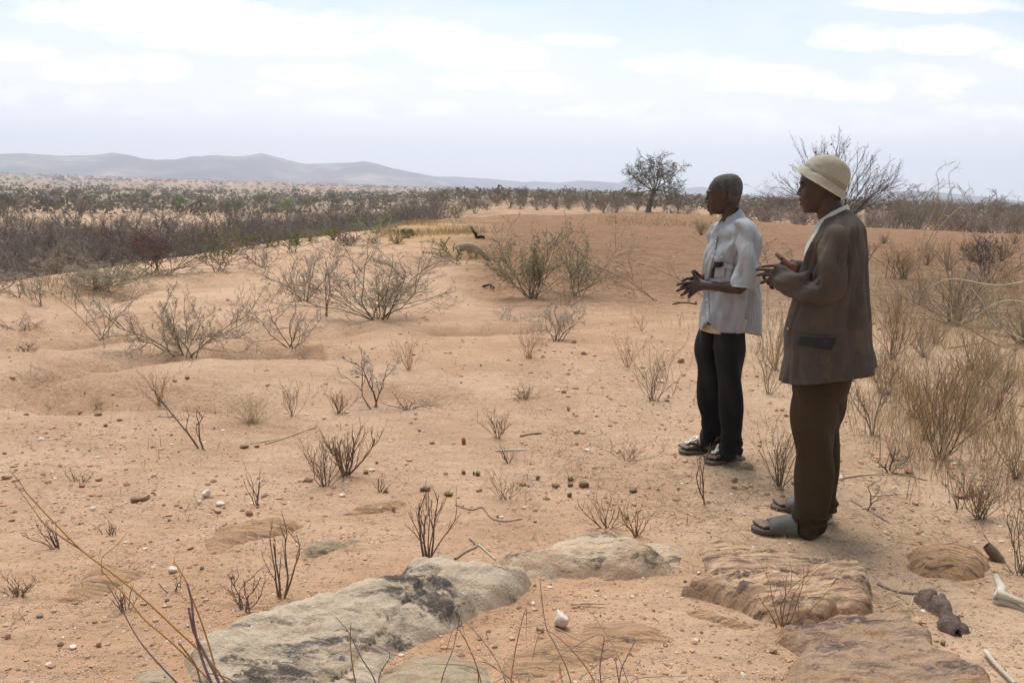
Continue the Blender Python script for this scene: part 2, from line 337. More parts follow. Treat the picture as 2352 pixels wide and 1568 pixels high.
# ------------------------------------------------------------------ rock outcrops
def rockmat(name, light, mid, dark, lich=.5, ang=.4, sc=1.0, warm=None, st=3.4):
    m, nt, bs = mat(name); n = N(nt); P = n.coord('Object')
    mp = nt.nodes.new('ShaderNodeMapping'); nt.links.new(P, mp.inputs[0]); mp.inputs['Rotation'].default_value = (.15, .1, ang); mp.inputs['Scale'].default_value = (1.3*sc, 2.7*sc, 2*sc)
    L = mp.outputs[0]
    a = n.noise(L, 2.6, 8, .65, .8); b = n.noise(P, 38*sc, 5, .75); c = n.noise(L, 1.3, 5, .6, 1.2); e = n.noise(L, 9, 6, .7, .5)
    col = n.ramp(a, [(.3, mid), (.47, light), (.56, mid), (.68, light)])
    if warm: col = n.mix(n.rng(c, .45, .62), col, n.mix(.5, warm, col))
    col = n.mix(n.rng(b, .5, .75, 0, .5), col, n.mix(1, col, (.6, .55, .5), 'MULTIPLY'))
    col = n.mix(n.rng(b, .45, .25, 0, .5), col, n.mix(1, col, (1.5, 1.45, 1.4), 'MULTIPLY'))
    mp2 = nt.nodes.new('ShaderNodeMapping'); nt.links.new(P, mp2.inputs[0]); mp2.inputs['Rotation'].default_value = (0, 0, ang); mp2.inputs['Scale'].default_value = (1.0*sc, st*sc, 2.2*sc); L2 = mp2.outputs[0]
    lm = n.math('MULTIPLY', n.rng(n.noise(L2, 2.6, 10, .72, .35), .68-.16*lich, .76-.14*lich), n.rng(n.noise(P, 24, 4, .7), .36, .5))
    col = n.mix(n.math('MULTIPLY', lm, .88), col, dark)
    cr = n.rng(e, .49, .5); cr2 = n.rng(e, .515, .5); crk = n.math('MULTIPLY', cr, cr2)
    col = n.mix(0.0, col, n.mix(1, dark, (.8, .7, .6), 'MULTIPLY'))
    nt.links.new(col, bs.inputs['Base Color']); bs.inputs['Roughness'].default_value = .88; bs.inputs['Specular IOR Level'].default_value = .25
    h = n.math('ADD', n.math('MULTIPLY', a, .6), n.math('MULTIPLY', b, .45)); h = n.math('ADD', h, n.math('MULTIPLY', e, .25)); h = n.math('ADD', h, n.math('MULTIPLY', n.vor(L2, 5.0, 'F1'), .5))
    nt.links.new(n.bump(h, 1.0, .04), bs.inputs['Normal']); return m
RK_GREY = rockmat('grey gneiss', (.66, .52, .39), (.55, .40, .28), (.075, .068, .066), 1.15, .35)
RK_PALE = rockmat('pale gneiss', (.70, .53, .385), (.62, .42, .27), (.15, .125, .10), 1.15, .1, st=4.5, warm=(.52, .33, .24))
RK_ORNG = rockmat('orange layered gneiss', (.74, .49, .31), (.55, .35, .23), (.13, .085, .07), 1.25, -.45, 1.2, st=8.5, warm=(.30, .17, .12))
RK_BRWN = rockmat('brown slab', (.47, .31, .21), (.38, .25, .175), (.13, .09, .085), 1.1, -.6, .9, st=6, warm=(.46, .25, .10))
RK_DARK = rockmat('dark stone', (.24, .16, .13), (.17, .12, .11), (.06, .045, .05), .7)
RK_OCHR = rockmat('ochre flush stone', (.58, .34, .20), (.46, .27, .15), (.16, .115, .09), 1.0, .35, 1.3, st=7)
RK_OLIV = rockmat('olive grey stone', (.60, .45, .30), (.48, .35, .24), (.10, .085, .07), .95, .3, 1.5, warm=(.55, .35, .2))
def atz(px, py, h):
    p = at(px, py)
    if h <= 0: return p
    d = ray(px, py); t = (EYE[2]-(p.z+h))/-d[2]
    for _ in range(3):
        X_, Y_ = d[0]*t, d[1]*t; t = (EYE[2]-(hz(X_, Y_)+h))/-d[2]
    return Vector((d[0]*t, d[1]*t, 0))
def outcrop(label, pts, hgt, m, edge=.06, seed=1, rough=1.0, strata=0.0, sang=0.0, tiltx=0.0, tilty=0.0, res=.011, name='rock_outcrop'):
    poly = [atz(p[0], p[1], p[2] *.65 if len(p) > 2 else 0) for p in pts]
    xs = [p.x for p in poly]; ys = [p.y for p in poly]
    x0, x1, y0, y1 = min(xs)-.04, max(xs)+.04, min(ys)-.04, max(ys)+.04
    nx = int((x1-x0)/res)+2; ny = int((y1-y0)/res)+2
    gx, gy = np.meshgrid(np.linspace(x0, x1, nx), np.linspace(y0, y1, ny))
    wx = gx+(fbm(gx*6, gy*6, seed, 3)*.06+fbm(gx*30, gy*30, seed+1, 2)*.016)*rough; wy = gy+(fbm(gx*6, gy*6, seed+9, 3)*.06+fbm(gx*30, gy*30, seed+6, 2)*.016)*rough
    d = np.full(gx.shape, 1e9); inside = np.zeros(gx.shape, bool)
    for a, b in zip(poly, poly[1:]+poly[:1]):
        ex, ey = b.x-a.x, b.y-a.y; t = np.clip(((wx-a.x)*ex+(wy-a.y)*ey)/(ex*ex+ey*ey+1e-9), 0, 1)
        d = np.minimum(d, np.hypot(wx-a.x-t*ex, wy-a.y-t*ey))
        cond = ((a.y > wy) != (b.y > wy)); xi = ex*(wy-a.y)/np.where(abs(ey) < 1e-9, 1e-9, ey)+a.x
        inside ^= cond & (wx < xi)
    s = np.where(inside, d, -d)
    base = H(gx.ravel(), gy.ravel()).reshape(gx.shape)
    cx, cy = (x0+x1)/2, (y0+y1)/2
    edge = edge*.6; prof = 1-np.exp(-np.clip(s, 0, None)/edge)
    top = hgt*(1+tiltx*(gx-cx)+tilty*(gy-cy))*(1+.35*fbm(gx*2.2, gy*2.2, seed+5, 3))
    rx = gx*math.cos(sang)+gy*math.sin(sang); ry = -gx*math.sin(sang)+gy*math.cos(sang)
    z = top*prof
    z += rough*(fbm(rx*3, ry*6, seed+2, 4)*.026+fbm(gx*18, gy*18, seed+3, 4)*.015)*prof*min(1, hgt/.05+.25)
    if strata:
        q = ry*6+fbm(rx*1.2, ry*2, seed+4, 3)*1.3; z += strata*((q-np.floor(q))-.5)*prof
        q2 = ry*19+fbm(rx*2.2, ry*3, seed+8, 3)*1.5; z += strata*.4*((q2-np.floor(q2))-.5)*prof
    crk = np.abs(fbm(rx*1.5, ry*3.6, seed+12, 2)+.04*fbm(gx*22, gy*22, seed+13, 2)); z -= rough*.045*np.exp(-(crk/.012)**2)*prof*min(1, hgt/.08)
    z = np.where(s > 0, z, np.maximum(s*1.6, -.10))
    Z = base+z-.004
    keep = s > -.05
    idx = -np.ones(gx.shape, int); idx[keep] = np.arange(keep.sum())
    V = np.stack([gx-cx, gy-cy, Z-hz(cx, cy)], -1)[keep]
    q = np.stack([idx[:-1, :-1], idx[:-1, 1:], idx[1:, 1:], idx[1:, :-1]], -1).reshape(-1, 4); q = q[(q >= 0).all(1)]
    o = meshobj(name, V, q, m); o.location = (cx, cy, hz(cx, cy)); tag(o, label, 'rock'); return o
outcrop('long grey weathered rock with black lichen streaks, largest in the foreground', [(438,1500,.02),(462,1446,.08),(500,1420,.11),(560,1396,.12),(620,1380,.12),(700,1357,.12),(800,1345,.12),(870,1325,.12),(930,1300,.12),(1000,1290,.12),(1080,1288,.12),(1130,1292,.10),(1165,1300,.06),(1200,1330),(1214,1345),(1180,1382),(1111,1410),(1060,1444),(958,1478),(889,1529),(872,1567),(860,1640),(640,1660),(470,1640),(445,1570)], .10, RK_GREY, .09, 3, 1.0, .028, .3, 0, 1.5)
outcrop('pale cream humped rock with pinkish crown beside the long grey rock', [(1141,1288,.01),(1173,1268,.05),(1231,1252,.08),(1282,1230,.10),(1316,1215,.12),(1357,1209,.13),(1412,1211,.13),(1429,1225,.12),(1453,1235,.11),(1504,1256,.09),(1530,1280,.06),(1556,1307),(1539,1328),(1453,1330),(1385,1333),(1344,1322),(1282,1326),(1214,1331),(1176,1319),(1160,1300)], .115, RK_PALE, .08, 12, .85, .014, .1, 0, .9)
outcrop('flush pale stone edge running right from the humped cream rock', [(1455,1236,.03),(1500,1232,.03),(1573,1243,.02),(1590,1262),(1570,1290),(1556,1307),(1520,1284),(1490,1262)], .03, RK_PALE, .08, 14, .7)
outcrop('orange layered gneiss slab with dark bands in front of the jacket man', [(1561,1361,.02),(1619,1332,.05),(1687,1322,.07),(1800,1316,.08),(1900,1302,.08),(1960,1295,.08),(1996,1319,.07),(2010,1361,.02),(1996,1407),(1953,1418),(1919,1418),(1868,1441),(1816,1443),(1738,1421),(1670,1397),(1602,1377)], .085, RK_ORNG, .025, 21, .8, .04, -.35, 0, .3)
outcrop('cream and orange rock shelf just below the front sandal', [(1602,1262,.02),(1610,1238,.05),(1639,1226,.06),(1670,1231,.06),(1704,1242,.05),(1789,1255,.04),(1891,1276,.03),(1962,1296,.03),(1900,1306,.03),(1800,1320,.03),(1687,1326,.03),(1650,1328),(1629,1317),(1605,1290)], .045, RK_ORNG, .06, 25, .6, .02, -.2, 0, .8)
outcrop('low ochre rock ledge poking out under the layered slab', [(1557,1393,.01),(1601,1386,.02),(1670,1407,.02),(1772,1443),(1700,1440),(1636,1428),(1580,1412)], .025, RK_OCHR, .05, 28, .8)
outcrop('flat purplish brown slab with orange rim in the bottom right', [(1870,1445,.03),(1919,1421,.03),(1994,1417,.03),(2062,1431,.03),(2140,1462,.03),(2132,1484,.03),(2198,1508,.03),(2232,1528,.03),(2272,1566,.03),(2300,1640),(1900,1680),(1760,1600),(1840,1511),(1789,1477),(1796,1455)], .05, RK_BRWN, .02, 33, .6, .03, -.5)
outcrop('rounded tan boulder half buried at the right beyond the slab', [(2074,1262,.03),(2082,1248,.08),(2100,1238,.10),(2147,1236,.11),(2198,1236,.11),(2243,1244,.10),(2270,1272,.06),(2279,1295,.02),(2262,1322),(2198,1331),(2130,1329),(2086,1308)], .085, RK_OCHR, .06, 41, .6)
outcrop('dark purple broken stone right of the layered slab', [(2080,1377),(2098,1366,.03),(2125,1362,.03),(2151,1385,.03),(2198,1410,.03),(2224,1450),(2190,1446),(2164,1433),(2130,1411),(2096,1397)], .05, RK_DARK, .025, 45, 1.9, .02, .5, res=.008)
outcrop('flush orange striped rock showing through sand on the left', [(472,1252),(495,1220),(513,1208),(564,1192),(632,1188),(680,1192),(694,1208),(660,1224),(600,1236),(545,1256),(513,1271),(490,1272)], .040, RK_OCHR, .10, 51, .8, .008, .3)
outcrop('small olive grey flush rock between two twiggy plants', [(682,1280),(690,1258,.01),(712,1239,.02),(759,1228,.03),(806,1236,.02),(853,1241),(820,1250),(770,1258),(728,1272)], .055, RK_OLIV, .06, 55, .9, .01, .3)
outcrop('flush orange rock on the sand at the lower left edge', [(133,1379),(150,1360),(171,1341),(212,1304),(253,1297),(273,1307),(342,1306),(316,1332),(270,1346),(239,1364),(188,1381)], .040, RK_OCHR, .09, 58, .8, .008, .3)
outcrop('thin brown rock showing under two pink stones', [(775,1180),(818,1165),(884,1153),(943,1157),(904,1172),(845,1182)], .028, RK_OCHR, .06, 60, .7)
outcrop('flush ochre rock below the white quartz stone', [(1146,1502),(1231,1475),(1317,1454),(1368,1427),(1453,1417),(1522,1444),(1540,1470),(1515,1485),(1419,1512),(1340,1548),(1214,1570),(1150,1560)], .034, RK_OCHR, .10, 63, .9)
outcrop('flush grey and ochre rock at the bottom edge under straw', [(880,1545),(960,1520),(1040,1510),(1100,1530),(1140,1560),(1130,1640),(860,1640)], .035, RK_OLIV, .08, 66, .8)
outcrop('dark flush rock at the bottom edge left of the long grey rock', [(301,1545),(340,1528),(380,1526),(410,1545),(400,1600),(310,1600)], .014, RK_OLIV, .05, 68, .8)
# ------------------------------------------------------------------ single stones
def stone_mesh(seed, sub=3, ang=.35):
    bm = bmesh.new(); bmesh.ops.create_icosphere(bm, subdivisions=sub, radius=1.0)
    rs = np.random.RandomState(seed); pl = rs.normal(size=(9, 3)); pl /= np.linalg.norm(pl, axis=1)[:, None]; off = rs.uniform(.62, .9, 9)
    co_ = np.array([v.co for v in bm.verts])
    for p, o in zip(pl, off):
        d = co_@p; ex = np.clip(d-o+.06, 0, None); co_ -= (ex*(.6+ang))[:, None]*p
    co_ *= (1+.10*fbm(co_[:, 0]*1.7+seed, co_[:, 1]*1.7+co_[:, 2], seed, 3))[:, None]
    co_ += rs.normal(size=co_.shape)*.006
    Fc = [[v.index for v in f.verts] for f in bm.faces]; bm.free()
    return co_, np.array(Fc)
STM = [stone_mesh(s) for s in range(8)]
def smat(name, c, c2, sp=.3):
    m, nt, bs = mat(name); n = N(nt); P = n.coord('Object')
    a = n.noise(P, 2.2, 6, .7); b = n.noise(P, 14, 4, .7)
    col = n.mix(n.rng(a, .35, .65), c, c2); col = n.mix(n.rng(b, .5, .75, 0, .5), col, n.mix(1, col, (.6, .55, .5), 'MULTIPLY'))
    nt.links.new(col, bs.inputs['Base Color']); bs.inputs['Roughness'].default_value = .85; bs.inputs['Specular IOR Level'].default_value = sp
    nt.links.new(n.bump(n.math('ADD', a, n.math('MULTIPLY', b, .4)), .8, .08), bs.inputs['Normal']); return m
S = {'white': smat('white quartz', (.80, .68, .60), (.72, .52, .42)), 'pink': smat('pink stone', (.60, .34, .24), (.48, .25, .17)), 'red': smat('red stone', (.42, .17, .11), (.33, .14, .10)),
     'brown': smat('brown stone', (.42, .28, .18), (.30, .19, .12)), 'tan': smat('tan stone', (.55, .36, .22), (.42, .27, .17)), 'dung': smat('dry dung', (.30, .20, .10), (.16, .10, .055)), 'dark': smat('dark pellet', (.05, .035, .03), (.08, .05, .04)), 'grey': smat('grey stone', (.34, .28, .23), (.24, .2, .17))}
def stone(label, px, py, w, hpx, col, k, name='stone', cat='stone', group=None, sink=.3, flat=1.0):
    p = at(px, py); D = (p-Vector(EYE)).length; sx_ = w*D/F/2; sz = hpx*D/F/2*.95
    V, Fc = STM[k % 8]; a = random.random()*6.28; c_, s_ = math.cos(a), math.sin(a)
    V = V*np.array([sx_, sx_*.8, sz*flat]); V = np.stack([V[:, 0]*c_*1-V[:, 1]*s_*.6, V[:, 0]*s_*.6+V[:, 1]*c_, V[:, 2]], -1)
    o = meshobj(name, V, Fc, S[col]); o.location = (p.x, p.y, p.z+sz*(1-sink*1.1)); tag(o, label, cat, group); return o
ST = [('white quartz lump lying on sand below the pale rock',1287,1440,56,56,'white',1),
 ('biggest cracked pink and white stone left of a dark twig',474,1142,26,24,'white',2),('small white stone touching the cracked pink one',459,1158,15,12,'white',3),
 ('pinkish stone right of the cracked white one',506,1160,22,12,'white',4),('orange tan stone below the pink and white pair',500,1176,18,10,'pink',5),
 ('brick red oblong stone at the foot of the dark twig',572,1182,26,14,'red',6),('long mossy brown stone on the open sand, left of the white stones',323,1148,44,17,'brown',7),
 ('rounded tan stone at the far left edge, halfway down',14,1099,22,13,'tan',0),('pink stone by small twig on left sand',228,1103,16,11,'pink',1),('flat pink red stone under the small left twig',189,1118,14,9,'red',2),
 ('brown oblong dropping-like stone on the near sandbank, upper one of three',225,954,20,11,'brown',3),('brown round stone on the near sandbank, rightmost of three',275,966,14,8,'brown',4),('brown round stone on the near sandbank, lowest of three',242,978,13,9,'brown',5),
 ('flat brown stone on the sand face above the grassy clump',430,868,20,8,'brown',6),('round beige stone left of the grass tuft plant',394,1000,9,8,'tan',7),('pink round stone just left of the large grass tuft',492,985,10,8,'pink',0),
 ('flat brown stone below the grass tuft',560,1027,28,11,'brown',1),('small red stone right of the flat brown one',590,1027,12,8,'red',2),('white chip by the middle twig clump at the bank',657,950,10,5,'white',3),
 ('white stone left of the dry sticks under the purple twig plant',745,962,11,7,'white',4),('bright white stone at the foot of the small dark clump',796,948,12,6,'white',5),('tan stone on the left of the big twiggy clump',710,1105,20,16,'tan',6),
 ('white bone-like fragment below the big twiggy clump',786,1140,20,9,'white',7),('brick red stone alone in the middle of the sand',1064,1020,22,24,'red',0),('brown stone left of the brick red one',993,1018,20,9,'brown',1),
 ('tan block stone right of the upright small plant',1325,994,22,13,'tan',2),('dark brown stone standing on open sand near centre',1305,943,14,13,'brown',3),('red brown stone under the dark one, at centre',1318,952,12,7,'red',4),
 ('pink stone with twig behind, left of centre sand',963,990,12,9,'pink',5),('small orange stone left of the pink centre one',944,973,9,7,'pink',6),
 ('pale pink stone on thin brown rock, left one',872,1172,26,15,'tan',7),('pale pink stone on thin brown rock, right one',903,1174,15,21,'pink',0),
 ('grey brown stone behind the tall dark twig plant',979,1126,20,17,'grey',1),('pink stone right of the tall dark twig plant',1100,1128,17,12,'pink',2),('brown squarish stone at left of the grey one',840,1087,14,12,'brown',3),('reddish stone above the grey brown pair',865,1064,14,8,'red',4),
 ('pink round stone below the red twig by the man',1558,1124,13,10,'pink',5),('tan craggy stone by the shirted man\'s heel',1718,1076,26,20,'tan',6),('tan stone on sand below the craggy one',1686,1106,24,18,'tan',7),
 ('white boulder like stone beside the bushy plant, behind the shirt man',1563,832,20,16,'tan',0),('white stone chip on the soil at mid right of centre',1478,844,12,6,'white',1),('tan white stone at foot of grey twig bush',1520,878,18,9,'white',2),
 ('tan stone under the twiggy plant left of dark trousers',1535,912,14,10,'tan',3),('orange stone left of the man by bush roots',1395,912,10,8,'pink',4),('pink stone with small plant above, centre right',1500,930,11,7,'pink',5),
 ('pale stone on bank edge above dry white twigs',1318,788,14,12,'tan',6),('white flat stone under the small red plant',1273,806,14,6,'white',7),('pink stone in a row below the small plant',1240,805,11,5,'pink',0),('dark clod near the middle bank',1104,841,10,8,'brown',1),
 ('reddish brown stone on soil right of the jacket man, top',2088,1088,28,14,'red',2),('pink wedge stone on bare soil right of the trousers',2208,1142,28,16,'pink',3),('white angular stone near the right green plant',2260,1143,18,18,'white',4),
 ('orange pink stone in the bare soil patch at right',2102,1158,16,9,'pink',5),('pale stone partly hidden behind the brown trousers',1931,1102,22,15,'white',6),('tan stone behind the brown trousers near the shrub',1820,1112,14,14,'tan',7),
 ('red stone pair, larger, on the flat brown slab',1931,1514,22,18,'red',0),('pink stone on the flat brown slab, beside the red one',1909,1500,15,11,'pink',1),('small red chip on the flat brown slab',2008,1503,10,5,'red',2),
 ('brown clod at the right of the dark broken stone',2165,1480,22,16,'brown',3),('tan cluster stone below the dark broken stone',2106,1432,28,18,'tan',4),('dark brown fragment left of the white quartz lump',1241,1448,28,18,'brown',5),
 ('orange pebble stone between slab and quartz',1500,1402,16,9,'pink',6),('pale pink pebble above the small ochre ledge',1391,1375,10,8,'white',7),('pink pebble at the left of the layered slab',1604,1318,11,9,'white',0),
 ('pale crumbly stone at bottom right of straw clump',1774,1496,22,16,'tan',1),('cream stone under the orange stem at left',397,1313,20,17,'white',2),('pink orange stone at bottom left sand, right one',228,1483,20,17,'pink',3),('grey stone at left sand below the orange rock',92,1416,14,10,'grey',4),
 ('pinkish white stone at bottom left sand',167,1488,18,9,'white',5),('orange stone at the lower left edge',18,1465,15,13,'pink',6),('pink stone right of the flush orange rock, small',533,1327,13,11,'pink',7),('pink brown long stone near the flush orange rock',437,1260,26,9,'pink',0),
 ('white stone by grey twig below the shirt man',800,1095,8,5,'white',1),('orange stone behind tilted twigs at far left sand',27,1196,13,8,'pink',2)]
for q in ST: stone(q[0], *q[1:6], q[6])
DG = [(1098,1092,22,14),(1088,1090,12,12),(1030,1137,26,12),(1235,1101,17,13),(1200,1114,20,9),(1276,1119,22,13),(1311,1104,24,14),(1310,1116,22,12),(1342,1117,28,18),(1308,1140,24,14),(1455,1129,26,12),(1440,1192,22,12),(970,1128,16,14),(1065,1088,16,14),(887,1131,12,8)]
DGL = ['dry brown dung ball, upper right of the left pair','dark dung ball, left of the left pair','dark flattened dung ball beside the tall dark twig plant','small round dung ball alone between the two groups','flat dung ball left of the main group','broken dark dung ball at the lower left of the group','dung ball at the top of the group','dung ball just under the topmost one','largest pale dung ball at the right of the group','dung ball lowest in the group','dark dung ball right of the group by straw','dark dung lump behind the twigs above the cream rock','greyish dung ball behind the tall dark twigs','crumbled dung ball left of the paired ones','tiny dark dung piece by the short stub plant']
for i, q in enumerate(DG): stone(DGL[i], q[0], q[1], q[2], q[3], 'dung', i, 'dung_ball', 'dung', 'dry dung balls scattered on the sand', .25)
for i, (px, py) in enumerate([(2004,745),(2019,757),(2040,742),(2092,792),(2340,770),(1127,660),(1558,696),(1598,696),(1582,692)][:10]):
    stone('dark dung clod lying among twigs on the right', px, py, 9, 6, 'brown', i, 'dung_clod', 'dung', 'dark dung clods at the right', .2)
# ------------------------------------------------------------------ gravel (nobody could count it)
def scatter_stones(name, cnt, seed, rmin, rmax, smin, smax, mats_, kind='stuff'):
    rs = np.random.RandomState(seed); b = np.array([[0,0,1],[.9,0,.1],[-.45,.78,0],[-.45,-.78,.1],[0,0,-1]]); fs = np.array([[0,1,2],[0,2,3],[0,3,1],[4,2,1],[4,3,2],[4,1,3]])
    bm = bmesh.new(); bmesh.ops.create_icosphere(bm, subdivisions=1, radius=1); b = np.array([v.co for v in bm.verts]); fs = np.array([[v.index for v in f.verts] for f in bm.faces]); bm.free()
    rr = np.exp(rs.uniform(math.log(rmin), math.log(rmax), cnt)); az_ = rs.uniform(-.72, .72, cnt)
    x = np.sin(az_)*rr; y = np.cos(az_)*rr
    k = rs.rand(cnt) < np.clip(.35+1.2*fbm(x*.8, y*.8, 77, 3)+.25*(az_ > 0), .08, 1); x, y, rr = x[k], y[k], rr[k]; cnt = len(x)
    s = smin*np.exp(rs.exponential(.45, cnt)); s = np.minimum(s, smax)*(.7+.3*rr/rmin*.3)
    z = H(x, y)
    V = b[None]*rs.uniform(.6, 1.15, (cnt, len(b), 1))*(s[:, None, None]*rs.uniform(.6, 1.2, (cnt, 1, 3)))
    a = rs.uniform(0, 6.28, cnt); c_, s_ = np.cos(a)[:, None], np.sin(a)[:, None]
    V = np.stack([V[..., 0]*c_-V[..., 1]*s_+x[:, None], V[..., 0]*s_+V[..., 1]*c_+y[:, None], V[..., 2]*.7+z[:, None]+s[:, None]*.15], -1).reshape(-1, 3)
    Fa = (fs[None]+(np.arange(cnt)*len(b))[:, None, None]).reshape(-1, 3)
    mi = np.repeat(rs.choice(len(mats_), cnt, p=np.array([.26, .26, .1, .12, .2, .06])), len(fs))
    o = meshobj(name, V, Fa, mats_, mi=mi, smooth=False); tag(o, kind=kind); return o
def gm(name, c):
    m, nt, bs = mat(name); bs.inputs['Base Color'].default_value = (*c, 1); bs.inputs['Roughness'].default_value = .9; bs.inputs['Specular IOR Level'].default_value = .2; return m
GM = [gm('grit tan', (.56, .37, .24)), gm('grit pink', (.58, .33, .22)), gm('grit white', (.72, .58, .48)), gm('grit brown', (.38, .24, .15)), gm('grit sand', (.48, .31, .19)), gm('grit dark', (.20, .13, .09))]
g1 = scatter_stones('gravel', 17000, 5, 1.9, 6, .0042, .016, GM); tag(g1, 'fine tan and pink gravel scattered over the sand', 'gravel')
g2 = scatter_stones('gravel', 6500, 6, 4, 22, .010, .032, GM); tag(g2, 'scattered small pebbles and clods on the open sand', 'gravel')
# ------------------------------------------------------------------ twig plants
def flatmat(name, c, rough=.85, c2=None, sc=3.0, trans=0.0):
    m, nt, bs = mat(name); n = N(nt)
    if c2:
        P = n.coord('Object'); col = n.mix(n.rng(n.noise(P, sc, 4, .6), .4, .6), c, c2); nt.links.new(col, bs.inputs['Base Color'])
    else: bs.inputs['Base Color'].default_value = (*c, 1)
    bs.inputs['Roughness'].default_value = rough; bs.inputs['Specular IOR Level'].default_value = .2; return m
B = {'purple': flatmat('bark purple', (.13, .095, .095), c2=(.19, .15, .14)), 'olive': flatmat('bark olive', (.22, .19, .12), c2=(.15, .12, .08)), 'grey': flatmat('bark grey', (.33, .265, .20), c2=(.25, .195, .145)),
     'dark': flatmat('bark dark', (.17, .115, .085), c2=(.24, .17, .125)), 'rust': flatmat('twig rust', (.30, .17, .09), c2=(.38, .24, .12)), 'straw': flatmat('straw', (.56, .43, .27), c2=(.48, .34, .20)), 'gold': flatmat('golden stalk', (.50, .35, .17), c2=(.42, .29, .14)),
     'thorn': flatmat('pale thorn', (.60, .51, .41)), 'thorn2': flatmat('pale twig', (.46, .38, .29), c2=(.37, .30, .22)), 'leaf': flatmat('leaf', (.20, .26, .08), c2=(.28, .30, .10)), 'leafg': flatmat('leaf green', (.27, .36, .16)), 'redleaf': flatmat('dry leaf', (.42, .16, .08)), 'orange': flatmat('orange stem', (.52, .27, .08)),
     'plum': flatmat('plum stem', (.22, .14, .15), c2=(.30, .22, .22)), 'pale': flatmat('pale wood', (.66, .58, .48), c2=(.50, .42, .33)), 'black': flatmat('charred wood', (.025, .02, .02)), 'haze_twig': flatmat('thicket twig', (.235, .18, .16), c2=(.33, .265, .225), sc=.5), 'farleaf': flatmat('far leaf', (.10, .14, .06), c2=(.15, .17, .08), sc=.4)}
class Twigs:
    def __init__(s, seed): s.rs = random.Random(seed); s.br = []; s.leaf = []
    def poly(s, pts, rad, m): s.br.append((pts, rad, m))
    def grow(s, p, d, L, r, lvl, sp, m):
        rs = s.rs; n = sp.get('n', 5) if lvl else sp.get('n0', 7); st = L/(n-1); w = sp.get('wander', .18); g = sp.get('trop', .05)
        pts = [p]; d = d.normalized()
        for i in range(1, n):
            d = (d+Vector((rs.gauss(0, w), rs.gauss(0, w), rs.gauss(0, w)+g))).normalized(); p = p+d*st; pts.append(p)
        tr = sp.get('taper', .35); rad = [r*(1-(1-tr)*i/(n-1)) for i in range(n)]
        s.poly(pts, rad, m)
        if sp.get('thorns', 0) and lvl >= 1:
            for _ in range(sp['thorns']):
                t = rs.random()*(n-1.01); i = int(t); q = pts[i].lerp(pts[i+1], t-i)
                for _k in range(2):
                    v = Vector((rs.gauss(0, 1), rs.gauss(0, 1), rs.gauss(.2, 1))).normalized()*sp.get('tlen', .035)*rs.uniform(.6, 1.2)
                    s.poly([q, q+v*.5, q+v], [sp.get('tr', .0012), sp.get('tr', .0012)*.8, .0003], 'thorn')
        if sp.get('leaves', 0) and lvl >= sp.get('leaflvl', 2):
            for _ in range(sp['leaves']):
                if rs.random() < sp.get('leafp', 1): 
                    t = rs.random()*(n-1.01); i = int(t); s.leaf.append((pts[i].lerp(pts[i+1], t-i), sp.get('lsize', .012)*rs.uniform(.6, 1.5)))
        if lvl < sp['levels']:
            nc = sp['kids'][lvl] if lvl < len(sp['kids']) else 0; nc = max(0, int(nc+rs.uniform(-.5, .99)))
            for k in range(nc):
                t = sp.get('t0', .25)+(1-sp.get('t0', .25))*(k+rs.random())/max(nc, 1); t = min(t, .98)*(n-1); i = int(t); q = pts[i].lerp(pts[min(i+1, n-1)], t-i)
                ax = (pts[min(i+1, n-1)]-pts[i]).normalized(); pr = ax.cross(Vector((rs.gauss(0, 1), rs.gauss(0, 1), rs.gauss(0, 1)))).normalized()
                a = R(rs.uniform(*sp.get('ang', (28, 62)))); dd = ax*math.cos(a)+pr*math.sin(a); dd.z += sp.get('up', .12)
                s.grow(q, dd, L*sp.get('ratio', .55)*rs.uniform(.6, 1.25)*(1-.35*t/(n-1)), max(r*sp.get('rr', .55), sp.get('rmin', .0012)), lvl+1, sp, sp.get('mats', [m])[min(lvl+1, len(sp.get('mats', [m]))-1)])
